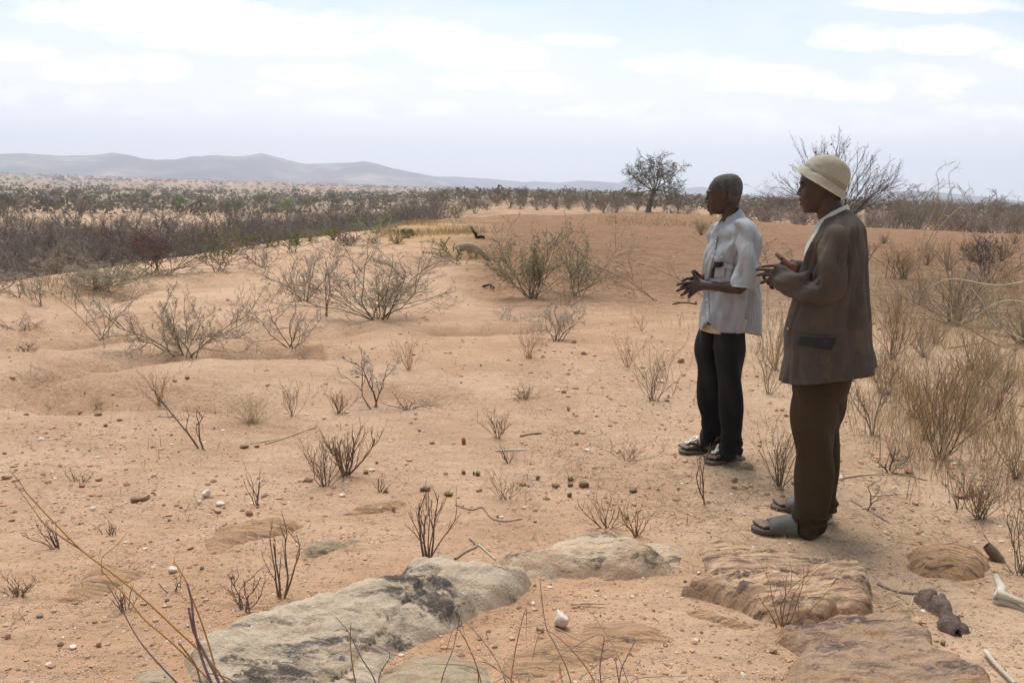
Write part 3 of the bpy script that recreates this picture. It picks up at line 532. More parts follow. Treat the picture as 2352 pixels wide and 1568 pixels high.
def twig_mesh(name, br, parent=None, k=3, leaf=None, lmat='leaf', rs=None, scale=None, lname='leaves'):
    """all polylines of one plant as ONE mesh of tapering tubes"""
    groups = {}; mats_ = []
    for pts, rad, m in br: groups.setdefault(len(pts), []).append((pts, rad, m))
    VV = []; FF = []; MI = []; off = 0
    for n_, lst in groups.items():
        Pn = np.array([[tuple(p) for p in q[0]] for q in lst]); Rn = np.array([q[1] for q in lst])
        if scale is not None: Pn = Pn*np.array(scale)
        T = np.gradient(Pn, axis=1); T /= np.linalg.norm(T, axis=2)[..., None]+1e-9
        ref = np.where(np.abs(T[..., 2:3]) > .9, np.array([1., 0, 0]), np.array([0, 0, 1.])); U = np.cross(T, ref); U /= np.linalg.norm(U, axis=2)[..., None]+1e-9; W_ = np.cross(T, U)
        a = np.arange(k)*2*np.pi/k; ring = Pn[:, :, None, :]+Rn[:, :, None, None]*(np.cos(a)[None, None, :, None]*U[:, :, None, :]+np.sin(a)[None, None, :, None]*W_[:, :, None, :])
        Bn = len(lst); VV.append(ring.reshape(-1, 3)); base = off+np.arange(Bn)[:, None, None]*n_*k+np.arange(n_-1)[None, :, None]*k
        j = np.arange(k)[None, None, :]; j2 = (j+1) % k
        q = np.stack([base+j, base+j2, base+k+j2, base+k+j], -1).reshape(-1, 4); FF.append(q)
        for q_ in lst:
            if q_[2] not in mats_: mats_.append(q_[2])
        MI.append(np.repeat([mats_.index(q_[2]) for q_ in lst], (n_-1)*k)); off += Bn*n_*k
    o = meshobj(name, np.vstack(VV), np.vstack(FF), [B[q] for q in mats_], parent, True, np.concatenate(MI))
    if leaf:
        rs = np.random.RandomState(len(leaf)); C = np.array([tuple(q[0]) for q in leaf]); s_ = np.array([q[1] for q in leaf])
        if scale is not None: C = C*np.array(scale)
        a = rs.normal(size=(len(C), 3)); a /= np.linalg.norm(a, axis=1)[:, None]; b = np.cross(a, rs.normal(size=a.shape)); b /= np.linalg.norm(b, axis=1)[:, None]
        s3 = s_[:, None]; L = np.stack([C-b*s3*.35, C+a*s3*.9, C+b*s3*.35, C-a*s3*.5], 1).reshape(-1, 3)
        Fq_ = np.arange(len(C)*4).reshape(-1, 4); lo = meshobj(lname, L, Fq_, B[lmat], parent if parent else o, True)
    return o
SPEC = {
 'thorn': dict(levels=4, kids=[6.5, 5.5, 3.4, 1.3], ang=(25, 65), ratio=.56, wander=.15, trop=.02, t0=.15, up=.05, thorns=1, tlen=.036, tr=.0016, mats=['olive', 'olive', 'grey', 'grey', 'thorn2'], rr=.5, rmin=.0021, stems=12, r0=.0085, fan=76, base=.05),
 'purple': dict(levels=4, kids=[6, 5, 3.8, 2], ang=(24, 60), ratio=.56, wander=.15, trop=.04, mats=['dark', 'purple', 'purple', 'purple', 'purple'], rr=.58, rmin=.003, stems=14, r0=.012, fan=72, base=.06),
 'bare': dict(levels=4, kids=[5, 4.2, 3, 1.4], ang=(28, 64), ratio=.55, wander=.2, trop=.03, thorns=1, tlen=.03, mats=['dark', 'purple', 'plum', 'plum'], rr=.55, rmin=.0013, stems=6, r0=.0075, fan=56),
 'pale': dict(levels=4, kids=[5, 4, 3, 1.4], ang=(28, 60), ratio=.5, wander=.15, trop=.02, thorns=1, tlen=.03, mats=['grey', 'olive', 'grey', 'grey'], rr=.55, rmin=.0014, stems=5, r0=.0075, fan=58),
 'green': dict(levels=3, kids=[5, 4, 2.6], ang=(22, 50), ratio=.5, wander=.14, trop=.05, leaves=4, leaflvl=1, lsize=.02, mats=['grey', 'olive', 'olive', 'olive'], rr=.55, rmin=.002, stems=9, r0=.010, fan=45),
 'herb': dict(levels=3, kids=[4.2, 3.2, 2], ang=(14, 40), ratio=.56, wander=.12, trop=.10, up=.3, mats=['dark', 'dark', 'rust', 'rust'], rr=.52, rmin=.0007, stems=11, r0=.0026, fan=36),
 'stub': dict(levels=2, kids=[3.2, 1.6], ang=(18, 45), ratio=.42, wander=.13, trop=.08, up=.25, mats=['dark', 'dark', 'rust'], rr=.5, rmin=.0007, stems=8, r0=.0034, fan=35),
 'rust': dict(levels=3, kids=[3, 3, 2], ang=(10, 32), ratio=.6, wander=.13, trop=.10, up=.4, mats=['dark', 'rust', 'rust', 'gold'], rr=.55, rmin=.0009, stems=16, r0=.004, fan=34),
 'grass': dict(levels=1, kids=[1.2], ang=(8, 25), ratio=.6, wander=.13, trop=-.04, mats=['straw', 'straw'], rr=.6, rmin=.0008, stems=70, r0=.0013, fan=58),
 'twigfan': dict(levels=2, kids=[2.6, 1.4], ang=(12, 35), ratio=.55, wander=.10, trop=.06, up=.3, mats=['rust', 'rust', 'rust'], rr=.55, rmin=.0008, stems=12, r0=.0022, fan=34),
 'brush': dict(levels=3, kids=[4, 3, 2], ang=(25, 70), ratio=.55, wander=.22, trop=-.02, mats=['grey', 'grey', 'straw', 'grey'], rr=.5, rmin=.0011, stems=14, r0=.0045, fan=72),
}
def gen(kind, seed, w, h, over=None, lean=0.0):
    sp = dict(SPEC[kind]);
    if over: sp.update(over)
    T = Twigs(seed); rs = T.rs; ns = sp['stems']; fan = sp['fan']
    for i in range(ns):
        a = 2*math.pi*(i+rs.random())/ns*1.0; th = R(fan)*math.sqrt(rs.random())*(1 if i % 4 else .3)
        d = Vector((math.sin(th)*math.cos(a), math.sin(th)*math.sin(a), math.cos(th)))
        L = rs.uniform(.65, 1.1)*h/max(math.cos(th), .55)*.85; b = sp.get('base', .03)*w
        T.grow(Vector((rs.gauss(0, b), rs.gauss(0, b), -.02)), d, L, sp['r0']*rs.uniform(.6, 1.15), 0, sp, sp['mats'][0])
    Pt = np.array([tuple(p) for q in T.br for p in q[0]]); zx = np.percentile(Pt[:, 2], 99); wx = np.percentile(np.abs(Pt[:, 0]-np.median(Pt[:, 0])), 89); wy = max(np.percentile(np.abs(Pt[:, 1]), 97.5), wx*.6)
    sc = (w/2/wx, w/2/wy, h/zx); T.scale = sc
    if lean: 
        for q in T.br:
            for k_, p in enumerate(q[0]): q[0][k_] = Vector((p.x+lean*p.z, p.y, p.z))
    return T
def plant(label, kind, px, py, top, x0, x1, seed, name='shrub', cat='shrub', over=None, group=None, parts=None, lean=0.0, dist=None, lmat='leaf', sink=0.0):
    p = at(px, py) if dist is None else polar(px, dist)
    dv = p-Vector(EYE); D = dv.x*_f[0]+dv.y*_f[1]+dv.z*_f[2]
    if dist is not None:
        yb = project(p)[1]; h = (yb-top)*D/F
    else: h = (py-top)*D/F
    w = (x1-x0)*D/F; T = gen(kind, seed, w, h, over, lean)
    if parts is None: parts = (py-top) > 110
    if parts or T.leaf:
        root = empty(name, (p.x, p.y, p.z-sink)); tag(root, label, cat, group)
        st = [q for q in T.br if len(q[0]) == 7]; tw = [q for q in T.br if len(q[0]) != 7]
        if st: twig_mesh('stems', st, root, 4, scale=T.scale)
        if tw: twig_mesh('twigs', tw, root, 3, T.leaf, lmat, scale=T.scale)
        elif T.leaf: pass
    else:
        root = twig_mesh(name, T.br, None, 3, scale=T.scale); root.location = (p.x, p.y, p.z-sink); tag(root, label, cat, group)
    return root
def project(p):
    q = np.array(tuple(p))-EYE; z = q@_f; return (1176+F*(q@RT)/z, 784-F*(q@UP)/z)
PL = [ # label, kind, base x, base y, top y, x0, x1, options
 ('big whitish thorn shrub on sand, largest left of centre', 'thorn', 862, 733, 548, 735, 1012, dict(over=dict(stems=17))),
 ('dense olive thorn shrub on the red field, centre', 'thorn', 1222, 686, 512, 1108, 1320, dict(over=dict(stems=17, leaves=2, leaflvl=2, lsize=.012))),
 ('taller sparse thorn shrub leaning right beside the dense olive one', 'thorn', 1325, 680, 495, 1235, 1400, dict(over=dict(stems=8, leaves=1, leaflvl=2, lsize=.012))),
 ('wide olive bare shrub with fanned stems on the left sandbank', 'thorn', 430, 818, 652, 285, 572, dict(over=dict(stems=10, thorns=1))),
 ('thin upright dark shrub left of the big whitish one', 'bare', 748, 727, 560, 690, 815, dict(over=dict(stems=4, fan=22))),
 ('olive shrub with curved stems behind the thin upright one', 'thorn', 700, 692, 580, 618, 765, dict(over=dict(stems=7, thorns=1))),
 ('bare purple shrub with dark knotted base on the left sand', 'bare', 668, 802, 685, 585, 742, dict()),
 ('pale few-stemmed sapling beside the wide olive shrub', 'pale', 238, 775, 620, 135, 345, dict()),
 ('wide grey green shrub bank on the left ridge', 'thorn', 225, 668, 590, 60, 300, dict(over=dict(stems=16, leaves=1, leaflvl=2, lsize=.014))),
 ('small pale shrub left of the grey green bank', 'pale', 90, 700, 630, 45, 125, dict()), ('tiny pale shrub further left near the edge', 'pale', 45, 684, 640, 18, 80, dict()),
 ('grey shrub cut by the left edge of the photo', 'bare', -5, 668, 605, -60, 42, dict(over=dict(stems=10))),
 ('large dark purple bare shrub with a few red leaves', 'purple', 372, 632, 492, 235, 520, dict(over=dict(stems=20, leaves=1, leafp=.05, lsize=.04), lmat='redleaf')),
 ('low purple shrub at the left of the large dark one', 'purple', 262, 632, 560, 190, 340, dict(over=dict(stems=10, leaves=0))),
 ('beige green upright shrub right of the large dark one', 'green', 508, 625, 535, 452, 570, dict()),
 ('small purple twiggy shrub on pale sand', 'bare', 605, 614, 555, 560, 655, dict(over=dict(stems=10))),
 ('fresh green shrub on pale sand', 'green', 668, 580, 520, 612, 725, dict()),
 ('dull green shrub at left of the fresh green one', 'green', 560, 545, 500, 500, 600, dict()),
 ('pale upright leafless shrub before the dark thicket', 'pale', 582, 548, 490, 550, 615, dict(over=dict(stems=9, fan=26, thorns=0))),
 ('small beige shrub behind the big whitish one', 'pale', 770, 590, 545, 725, 820, dict(over=dict(stems=9))),
 ('white stemmed shrub with bright green leaves on top', 'green', 866, 560, 488, 815, 912, dict(over=dict(leaves=3, leaflvl=2, lsize=.028, stems=7, mats=['pale', 'pale', 'grey', 'grey']), lmat='leafg')),
 ('spreading green sapling by the grazing goat', 'green', 1062, 606, 545, 1008, 1130, dict(over=dict(stems=5, fan=60))),
 ('scrubby dry bush half hiding the goat head', 'brush', 1118, 610, 578, 1085, 1165, dict()),
 ('scrubby dry bush under the grazing goat sapling', 'brush', 1030, 606, 575, 985, 1075, dict()),
 ('round olive bush at the field edge, centre distance', 'green', 1048, 502, 462, 1022, 1078, dict(over=dict(stems=16))),
 ('many-stemmed dark bush standing between the two heads', 'purple', 1797, 498, 418, 1745, 1850, dict(over=dict(stems=22, fan=40, r0=.03, rmin=.006))),
 ('slender green thorn sapling behind the shirted man', 'thorn', 1655, 705, 500, 1490, 1700, dict(over=dict(stems=5, fan=50, kids=[4, 3, 1.5, 1]))),
 ('arching green thorn branches right of the shirted man\'s shoulder', 'green', 1755, 640, 545, 1700, 1830, dict(over=dict(stems=5, leaves=2, lsize=.010))),
 ('leaning leafless sapling left of the shirted man', 'bare', 1502, 692, 560, 1400, 1540, dict(over=dict(stems=2, fan=35, thorns=0), lean=-.3)),
 ('tangled straw coloured brush between the two men', 'brush', 1780, 850, 640, 1720, 1840, dict(over=dict(stems=26, mats=['straw', 'grey', 'straw', 'straw']))),
 ('dark leafless plant between the two pairs of trousers', 'herb', 1765, 905, 750, 1715, 1815, dict(over=dict(stems=10))),
 ('grey twiggy bush left of the black trousers', 'herb', 1500, 920, 770, 1440, 1562, dict(over=dict(stems=16, fan=38, mats=['dark', 'dark', 'grey', 'rust']))),
 ('twiggy dark bush at the front of the brown trousers', 'herb', 1792, 1122, 935, 1745, 1845, dict(over=dict(stems=16, fan=26))),
 ('left half of the big rusty twig clump on the sand', 'herb', 748, 1115, 985, 700, 800, dict(over=dict(stems=15, fan=36))),
 ('right half of the big rusty twig clump with thick dark stem', 'herb', 790, 1092, 965, 745, 862, dict(over=dict(stems=11, r0=.007, fan=38))),
 ('upright dark stub plant beside the white stones', 'stub', 592, 1160, 1045, 570, 618, dict(over=dict(fan=22, stems=5))),
 ('tall dark twig plant standing behind the grey rock', 'herb', 985, 1288, 1085, 940, 1050, dict(over=dict(stems=7, r0=.0055, fan=26, kids=[3, 2.2, 1.6]))),
 ('tall thin forked twig plant behind the left of the grey rock', 'herb', 650, 1372, 1180, 612, 685, dict(over=dict(stems=4, r0=.0048, fan=22, kids=[2.4, 1.6, 1]))),
 ('curly low twig plant left of the forked tall one', 'herb', 562, 1402, 1290, 520, 612, dict(over=dict(stems=7, wander=.25, r0=.004, kids=[2.4, 1.6, 1]))),
 ('leafless shrublet at centre, right of the brick red stone', 'herb', 1142, 1006, 925, 1108, 1170, dict(over=dict(stems=10))),
 ('small straw brown twig tuft left of the dung balls', 'herb', 1163, 1146, 1070, 1120, 1205, dict(over=dict(stems=10, mats=['dark', 'straw', 'straw', 'straw']))),
 ('tiny twig plant with a white stick across it', 'stub', 1170, 1064, 1012, 1155, 1190, dict()), ('short stub plant left of the tall dark twigs', 'stub', 875, 1130, 1085, 860, 895, dict(over=dict(fan=20))),
 ('red brown little bush on the bank left of centre', 'twigfan', 938, 850, 765, 912, 968, dict(over=dict(stems=14))),
 ('dark twig plant with thin red shoots on the near bank', 'herb', 672, 955, 862, 645, 700, dict(over=dict(stems=8))),
 ('pale brown upright wispy plant rising from the gully', 'twigfan', 366, 928, 835, 330, 410, dict(over=dict(stems=20))),
 ('round straw grass tuft on the near sandbank', 'grass', 578, 972, 895, 515, 640, dict(over=dict(stems=120))),
 ('small dark clump next to the grass tuft', 'herb', 778, 950, 885, 752, 802, dict(over=dict(stems=14))),
 ('bluish leafless branch plant leaning left by the gully', 'bare', 858, 935, 800, 748, 890, dict(over=dict(stems=3, fan=45), lean=-.35)),
 ('small grey sapling forked like antlers', 'bare', 458, 1032, 905, 395, 490, dict(over=dict(stems=2, thorns=0, fan=25, kids=[3, 2, 1]), lean=-.2)),
 ('little twig plant at far left beside pink stones', 'stub', 182, 1106, 1072, 155, 212, dict(over=dict(fan=50))), ('dark stubby plant with long thin shoots at left', 'stub', 132, 1257, 1190, 95, 158, dict(over=dict(stems=8), lean=-.25)),
 ('tiny dark stub left of the flush orange rock', 'stub', 253, 1228, 1200, 236, 275, dict()), ('dense small dark plant at the left edge', 'herb', 38, 1368, 1318, 5, 78, dict(over=dict(stems=16, fan=60))),
 ('small curled plant under the cream stone', 'stub', 402, 1357, 1305, 370, 428, dict(over=dict(fan=55, stems=4))), ('little brown plant crossed by the orange stems', 'stub', 288, 1400, 1340, 270, 312, dict()),
 ('brown upright shoots behind the left of the cream rock', 'twigfan', 1395, 1212, 1120, 1340, 1440, dict(over=dict(stems=12, r0=.003, mats=['dark', 'rust', 'rust']))),
 ('reddish shoots leaning right behind the cream rock', 'twigfan', 1462, 1232, 1130, 1430, 1505, dict(over=dict(stems=11, r0=.003))),
 ('dry bush with reddish shoots, right of centre', 'twigfan', 1215, 822, 730, 1180, 1265, dict(over=dict(stems=22))),
 ('fallen whitish thorn bush with a dark base', 'bare', 1278, 782, 700, 1225, 1335, dict(over=dict(stems=8, mats=['grey', 'grey', 'pale', 'pale']))),
 ('low whitish thorn scrub in front of the dense olive shrub', 'brush', 1165, 735, 695, 1090, 1230, dict(over=dict(mats=['pale', 'grey', 'pale', 'pale']))),
 ('low dead scrub under the tall sparse thorn shrub', 'brush', 1290, 700, 650, 1210, 1395, dict(over=dict(stems=24))),
 ('tiny green sprig plant on the open soil', 'twigfan', 1337, 728, 700, 1328, 1348, dict(over=dict(stems=6))), ('small bush just left of the grey twiggy one', 'twigfan', 1440, 842, 745, 1408, 1470, dict(over=dict(stems=14))),
 ('low shoots on soil left of the shirted man\'s waist', 'twigfan', 1475, 760, 715, 1455, 1495, dict(over=dict(stems=9))), ('dark broken twigs near the far sandal', 'herb', 1440, 1055, 1000, 1385, 1490, dict(over=dict(stems=9, fan=58))),
 ('dark little root clump on the centre bank, left', 'brush', 940, 940, 895, 885, 1000, dict(over=dict(mats=['dark', 'grey', 'dark', 'straw']))), ('grey grass tuft on soil near the pink pebbles', 'brush', 1206, 915, 880, 1175, 1240, dict(over=dict(stems=18, mats=['straw', 'grey', 'straw', 'grey']))),
 ('single thin twig plant before the front sandal of the shirted man', 'stub', 1622, 1158, 1000, 1602, 1645, dict(over=dict(stems=3, fan=14, r0=.004, kids=[4, 1.6]))),
 ('low leafless plant rooted on the layered slab', 'stub', 1795, 1440, 1260, 1725, 1850, dict(over=dict(stems=7, r0=.0034, fan=40, kids=[2, 1], mats=['rust', 'rust', 'straw']))),
 ('fork shaped twig on bare soil right of the brown trousers', 'bare', 1990, 1175, 1085, 1965, 2035, dict(over=dict(stems=1, fan=12, thorns=0, kids=[4, 2, 1]))),
 ('small dark fork twig above the bare soil patch', 'bare', 2042, 1085, 1015, 2010, 2080, dict(over=dict(stems=3, thorns=0, fan=40))), ('leafless sapling by the jacket back hem', 'bare', 2005, 1000, 830, 1965, 2065, dict(over=dict(stems=3, thorns=0, fan=25, mats=['grey', 'grey', 'rust', 'rust']))),
 ('dense rust and gold twig bush at the right', 'rust', 2160, 1055, 790, 2095, 2255, dict(over=dict(stems=22, fan=36))), ('olive stemmed bush right of the jacket back', 'rust', 2048, 825, 660, 2000, 2105, dict(over=dict(stems=20))),
 ('grey green stem bush at the far right edge', 'herb', 2345, 1320, 1095, 2270, 2400, dict(over=dict(stems=12, fan=30, mats=['olive', 'olive', 'grey', 'rust']))), ('dark forked plant at the right edge', 'herb', 2300, 990, 850, 2260, 2352, dict(over=dict(stems=9, fan=40))),
 ('broad grey dead brush heap at the upper right', 'brush', 2190, 745, 560, 2060, 2352, dict(over=dict(stems=46, r0=.008, rmin=.0016))), ('second dead brush heap at the right edge', 'brush', 2345, 790, 640, 2230, 2460, dict(over=dict(stems=30, r0=.009))),
 ('olive grassy bush between jacket and dead brush', 'rust', 2110, 700, 570, 2040, 2180, dict(over=dict(stems=24, mats=['olive', 'gold', 'gold', 'straw']))), ('yellowish stalks behind the dense rust bush', 'rust', 2230, 850, 690, 2170, 2310, dict(over=dict(stems=22, mats=['gold', 'gold', 'straw', 'straw']))),
 ('low dry bush at right against the red field', 'herb', 2060, 640, 555, 2015, 2120, dict(over=dict(r0=.008, rmin=.002))), ('purple leafless bush high on the right of the field', 'purple', 2270, 650, 535, 2190, 2352, dict(over=dict(stems=14, r0=.012))),
 ('golden stalk clump at right edge of the field', 'rust', 2330, 700, 545, 2270, 2400, dict(over=dict(stems=20, mats=['gold', 'gold', 'gold', 'straw']))),
 ('thin upright weed beyond the jacket man\'s back', 'herb', 1992, 600, 545, 1970, 2020, dict(over=dict(r0=.01, rmin=.002, stems=5, fan=15))),
 ('straw coloured weeds low on the ridge behind the shirt man', 'brush', 1610, 540, 505, 1592, 1628, dict(over=dict(stems=30, fan=20, r0=.012, rmin=.004, mats=['straw', 'straw', 'grey', 'grey']))),
 ('dry twig clump on soil left of the rust bush', 'twigfan', 2075, 900, 820, 2040, 2110, dict(over=dict(stems=12))), ('brown shrublet in front of the dense rust bush', 'stub', 2200, 1170, 1060, 2165, 2250, dict(over=dict(stems=5))),
 ('yellow twig sprays low at the right side', 'twigfan', 2270, 1080, 960, 2215, 2340, dict(over=dict(stems=16, fan=55, mats=['gold', 'rust', 'gold']))),
 ('small dark woody plant far left on the sandbank', 'brush', 55, 808, 780, 15, 95, dict(over=dict(mats=['dark', 'grey', 'dark', 'grey']))), ('flat dead branch pile at the left edge bank', 'brush', 45, 757, 718, -10, 95, dict(over=dict(stems=12, mats=['dark', 'plum', 'dark', 'pale']))),
 ('straw grass tuft hanging in the left gully', 'grass', 120, 938, 905, 90, 160, dict(over=dict(stems=24))), ('yellow grass wisps in the gully right of the tuft', 'grass', 222, 935, 895, 205, 245, dict(over=dict(stems=20, fan=20))),
]
for i, q in enumerate(PL):
    plant(q[0], q[1], *q[2:7], 100+i, **q[7])
EX = [(2030,905,780),(2095,960,850),(2120,820,690),(2175,905,800),(2240,915,780),(2270,860,760),(2310,900,790),(2335,1100,960),(2250,1190,1060),(2075,640,560),(2130,610,545),(2180,620,540),(2230,600,545),(2300,600,540),(2060,740,640),(2150,790,680),(2200,720,600),(2260,720,610),(2030,560,530),(2330,560,525),(2220,990,840),(2130,1010,900)]
for i, (bx_, by_, ty_) in enumerate(EX):
    plant('thin leafless twig shrub among the dry scrub on the right', ['herb', 'rust', 'brush', 'twigfan'][i % 4], bx_, by_, ty_, bx_-(by_-ty_)*.42, bx_+(by_-ty_)*.42, 300+i, over=dict(stems=26, r0=.0035 if by_ > 700 else .008, rmin=.0010 if by_ > 700 else .0025, mats=[['grey', 'rust', 'straw', 'grey'], ['grey', 'gold', 'straw', 'straw'], ['grey', 'grey', 'straw', 'thorn2'], ['olive', 'gold', 'gold', 'straw']][(i*7) % 4]), group='dry scrub on the right', parts=False)
for i in range(22):
    bx_ = -20+i*46+random.Random(i).uniform(-14, 14); by_ = np.interp(bx_, [-20, 250, 600, 950], [604, 594, 566, 545])+random.Random(i+50).uniform(-6, 14); hh_ = random.Random(i+9).uniform(26, 58)*(1.15-bx_/1600)
    plant('low dry shrub in the row along the rim of the left slope', ['pale', 'green', 'purple', 'brush'][(i*5) % 4], bx_, by_, by_-hh_, bx_-hh_*.75, bx_+hh_*.75, 400+i, over=dict(stems=12, thorns=0, r0=.014, rmin=.004, mats=[['olive', 'gold', 'olive', 'straw'], ['olive', 'olive', 'olive', 'gold'], ['purple', 'purple', 'plum', 'grey'], ['grey', 'straw', 'gold', 'straw']][(i*3) % 4]), group='low shrubs along the rim of the left slope', parts=False)
# long whip stems of the dead brush, seen against the sky
T = Twigs(5)
def wire(T, pts, r0, r1, m):
    n_ = len(pts); T.poly([Vector(p) for p in pts], [r0+(r1-r0)*i/(n_-1) for i in range(n_)], m)
def px3(px, py, D):
    d = ray(px, py); k = D/math.hypot(d[0], d[1]); return Vector(tuple(EYE+d*k))
def smooth(pts, k=5):
    out = []
    for i in range(len(pts)-1):
        p0 = pts[max(i-1, 0)]; p1 = pts[i]; p2 = pts[i+1]; p3 = pts[min(i+2, len(pts)-1)]
        for j in range(k):
            t = j/k; out.append(.5*((2*p1)+(p2-p0)*t+(2*p0-5*p1+4*p2-p3)*t*t+(-p0+3*p1-3*p2+p3)*t**3))
    return out+[pts[-1]]
def whips(label, name, cat, lines, group=None, parts=False):
    T = Twigs(3); p0 = None
    for D0, D1, pts, r0, r1, m in lines:
        P3 = [px3(x_, y_, D0+(D1-D0)*i/(len(pts)-1)) for i, (x_, y_) in enumerate(pts)]
        P3 = smooth(P3); wire(T, P3, r0, r1, m); p0 = p0 or P3[0].copy()
        if 'spur' in name or cat == 'shrub':
            rs = random.Random(len(P3))
            for p in P3[2:]:
                if rs.random() < .5: v = Vector((rs.gauss(0, 1), rs.gauss(0, 1), rs.gauss(0, 1))).normalized()*.05*D0/5; T.poly([p, p+v*.5, p+v], [r1, r1*.8, r1*.4], m)
    for q in T.br:
        for i_, p in enumerate(q[0]): q[0][i_] = p-p0
    o = twig_mesh(name, T.br, None, 4); o.location = p0; tag(o, label, cat, group); return o
g0 = at(2112, 690); D = math.hypot(g0.x, g0.y)
whips('two long whip stems rising above the dead brush into the sky', 'whip_shrub', 'shrub', [(D, D, [(2112,690),(2118,560),(2150,470),(2155,415),(2150,400),(2165,382),(2196,370)], .007, .003, 'straw'), (D, D, [(2112,690),(2128,570),(2170,480),(2182,440),(2180,400),(2200,384)], .007, .003, 'straw'), (D, D, [(2118,600),(2160,520),(2210,470),(2215,445),(2235,432)], .006, .003, 'straw')])
g0 = at(2352, 800); D = math.hypot(g0.x, g0.y)
whips('long grey fallen branch sweeping in from the right edge', 'dead_branch', 'branch', [(D, D, [(2400,800),(2300,795),(2210,745),(2130,708)], .010, .004, 'grey'), (D, D, [(2380,790),(2290,750),(2260,700),(2230,660)], .007, .003, 'pale'), (D, D, [(2390,700),(2310,690),(2250,720),(2225,760)], .006, .003, 'pale'), (D, D, [(2380,640),(2290,655),(2190,640),(2140,655)], .006, .003, 'pale')])
# stems in the left foreground, rooted just below the frame
gb = at(520, 1700); D = math.hypot(gb.x, gb.y)
whips('long orange and plum stems rising from the bottom left corner', 'twig_spray', 'plant', [
 (D, D, [(600,1700),(500,1540),(400,1440),(330,1375),(270,1325),(190,1265),(115,1190),(60,1130)], .0032, .0015, 'orange'), (D, D, [(560,1640),(480,1560),(400,1480),(330,1420),(290,1370),(235,1312)], .0030, .0014, 'orange'),
 (D*1.02, D*1.02, [(520,1700),(500,1560),(470,1450),(440,1370),(425,1330),(400,1290)], .0034, .0016, 'orange'), (D*.98, D*.98, [(540,1700),(490,1580),(460,1500),(445,1430),(440,1380),(430,1340)], .0048, .0028, 'plum'),
 (D*.98, D*.98, [(560,1700),(500,1560),(470,1500),(445,1450),(433,1395)], .0055, .0030, 'plum'), (D, D, [(440,1600),(380,1540),(320,1470),(275,1390),(248,1345)], .0030, .0014, 'plum'), (D, D, [(470,1600),(450,1530),(430,1500),(410,1475)], .0034, .002, 'rust'),
 (D, D, [(60,1130),(40,1100),(22,1080)], .0014, .0008, 'plum'), (D, D, [(190,1265),(110,1210),(70,1160),(30,1105)], .0018, .0008, 'rust'), (D, D, [(235,1312),(235,1280),(270,1250),(290,1225)], .0013, .0007, 'rust'), (D, D, [(480,1545),(530,1560),(560,1600)], .002, .002, 'plum')])
gb = at(860, 1640); D = math.hypot(gb.x, gb.y)
whips('thin plum twigs sprouting in front of the long grey rock', 'twig_spray', 'plant', [(D, D, [(890,1660),(860,1560),(830,1510),(800,1450),(770,1415)], .0028, .001, 'plum'), (D, D, [(890,1660),(870,1560),(895,1500),(830,1470)], .0022, .001, 'plum'), (D, D, [(1000,1680),(1015,1560),(1040,1490),(1060,1400)], .0022, .001, 'plum'), (D, D, [(840,1640),(815,1560),(805,1480),(806,1430)], .0028, .0012, 'rust')])
gb = at(1330, 1680); D = math.hypot(gb.x, gb.y)
L_ = []; rs = random.Random(4)
for i in range(17):
    x0 = rs.uniform(1120, 1520); a = rs.uniform(-140, 140); hh = rs.uniform(60, 230); cu = rs.uniform(-90, 90)
    L_.append((D*rs.uniform(.97, 1.05), D*rs.uniform(.97, 1.08), [(x0, 1640+rs.uniform(0, 40)), (x0+a*.3+cu*.3, 1620-hh*.5), (x0+a*.7+cu, 1620-hh), (x0+a*1.4+cu*.5, 1620-hh*rs.uniform(.5, 1.1))], .0022, .0009, rs.choice(['straw', 'straw', 'straw', 'rust', 'plum'])))
L_.append((D, D, [(1330,1700),(1310,1560),(1275,1480),(1255,1440),(1245,1380),(1240,1330)], .0018, .001, 'plum')); L_.append((D, D, [(1190,1440),(1260,1436),(1330,1470),(1390,1490)], .0022, .0014, 'straw'))
whips('tangle of curling straw stems in the bottom centre', 'straw_tangle', 'plant', L_)
# litter and sticks lying on the ground
def stick(label, pts, r, m, name='stick', lift=.0):
    P3 = [at(x_, y_) for x_, y_ in pts]; T = Twigs(1); P3 = smooth(P3, 4); p0 = P3[0].copy()
    P3 = [p-p0+Vector((0, 0, r*.7+lift)) for p in P3]; n_ = len(P3); T.poly(P3, [r*(1-.35*i/(n_-1)) for i in range(n_)], m); o = twig_mesh(name, T.br, None, 6); o.location = p0; tag(o, label, 'stick'); return o
stick('pale bleached stick lying right of the forked sapling', [(610,1020),(650,1008),(690,994),(728,981)], .0055, 'straw')
stick('thin grey stick touching the pale bleached stick', [(575,1020),(620,1012),(655,1005)], .004, 'straw')
stick('short white stick lying across the tiny twig plant', [(1138,1037),(1170,1035),(1208,1034)], .006, 'pale')
stick('dark flat stick on soil at centre', [(1195,1003),(1220,998),(1244,996)], .006, 'dark')
stick('curved brown twig arching across soil near the dung', [(1046,1160),(1082,1172),(1108,1166),(1128,1190),(1160,1198),(1200,1192)], .004, 'plum')
stick('bleached forked twig against the grey rock, straight arm', [(1045,1285),(1070,1268),(1095,1255),(1078,1238)], .006, 'grey'); stick('bleached forked twig against the grey rock, long arm', [(1100,1252),(1122,1272),(1138,1286)], .005, 'pale')
stick('pale stick beside the white quartz lump', [(1312,1395),(1345,1392),(1390,1394)], .005, 'straw', lift=.01); stick('long straw stick behind the brown trousers', [(1925,1100),(1980,1092),(2050,1090)], .006, 'straw')
stick('upper long straw stick behind the brown trousers', [(2040,1085),(2080,1092),(2130,1104)], .006, 'straw'); stick('pale broken branch at the bottom right corner', [(2262,1505),(2290,1540),(2330,1580)], .010, 'pale', lift=.01)
stick('brown twig lying above the flat purplish slab', [(2015,1342),(2060,1360),(2110,1364),(2150,1362)], .006, 'plum'); stick('dark thin twig pointing at the right sandal', [(1955,1150),(2000,1175),(2040,1200)], .005, 'plum')
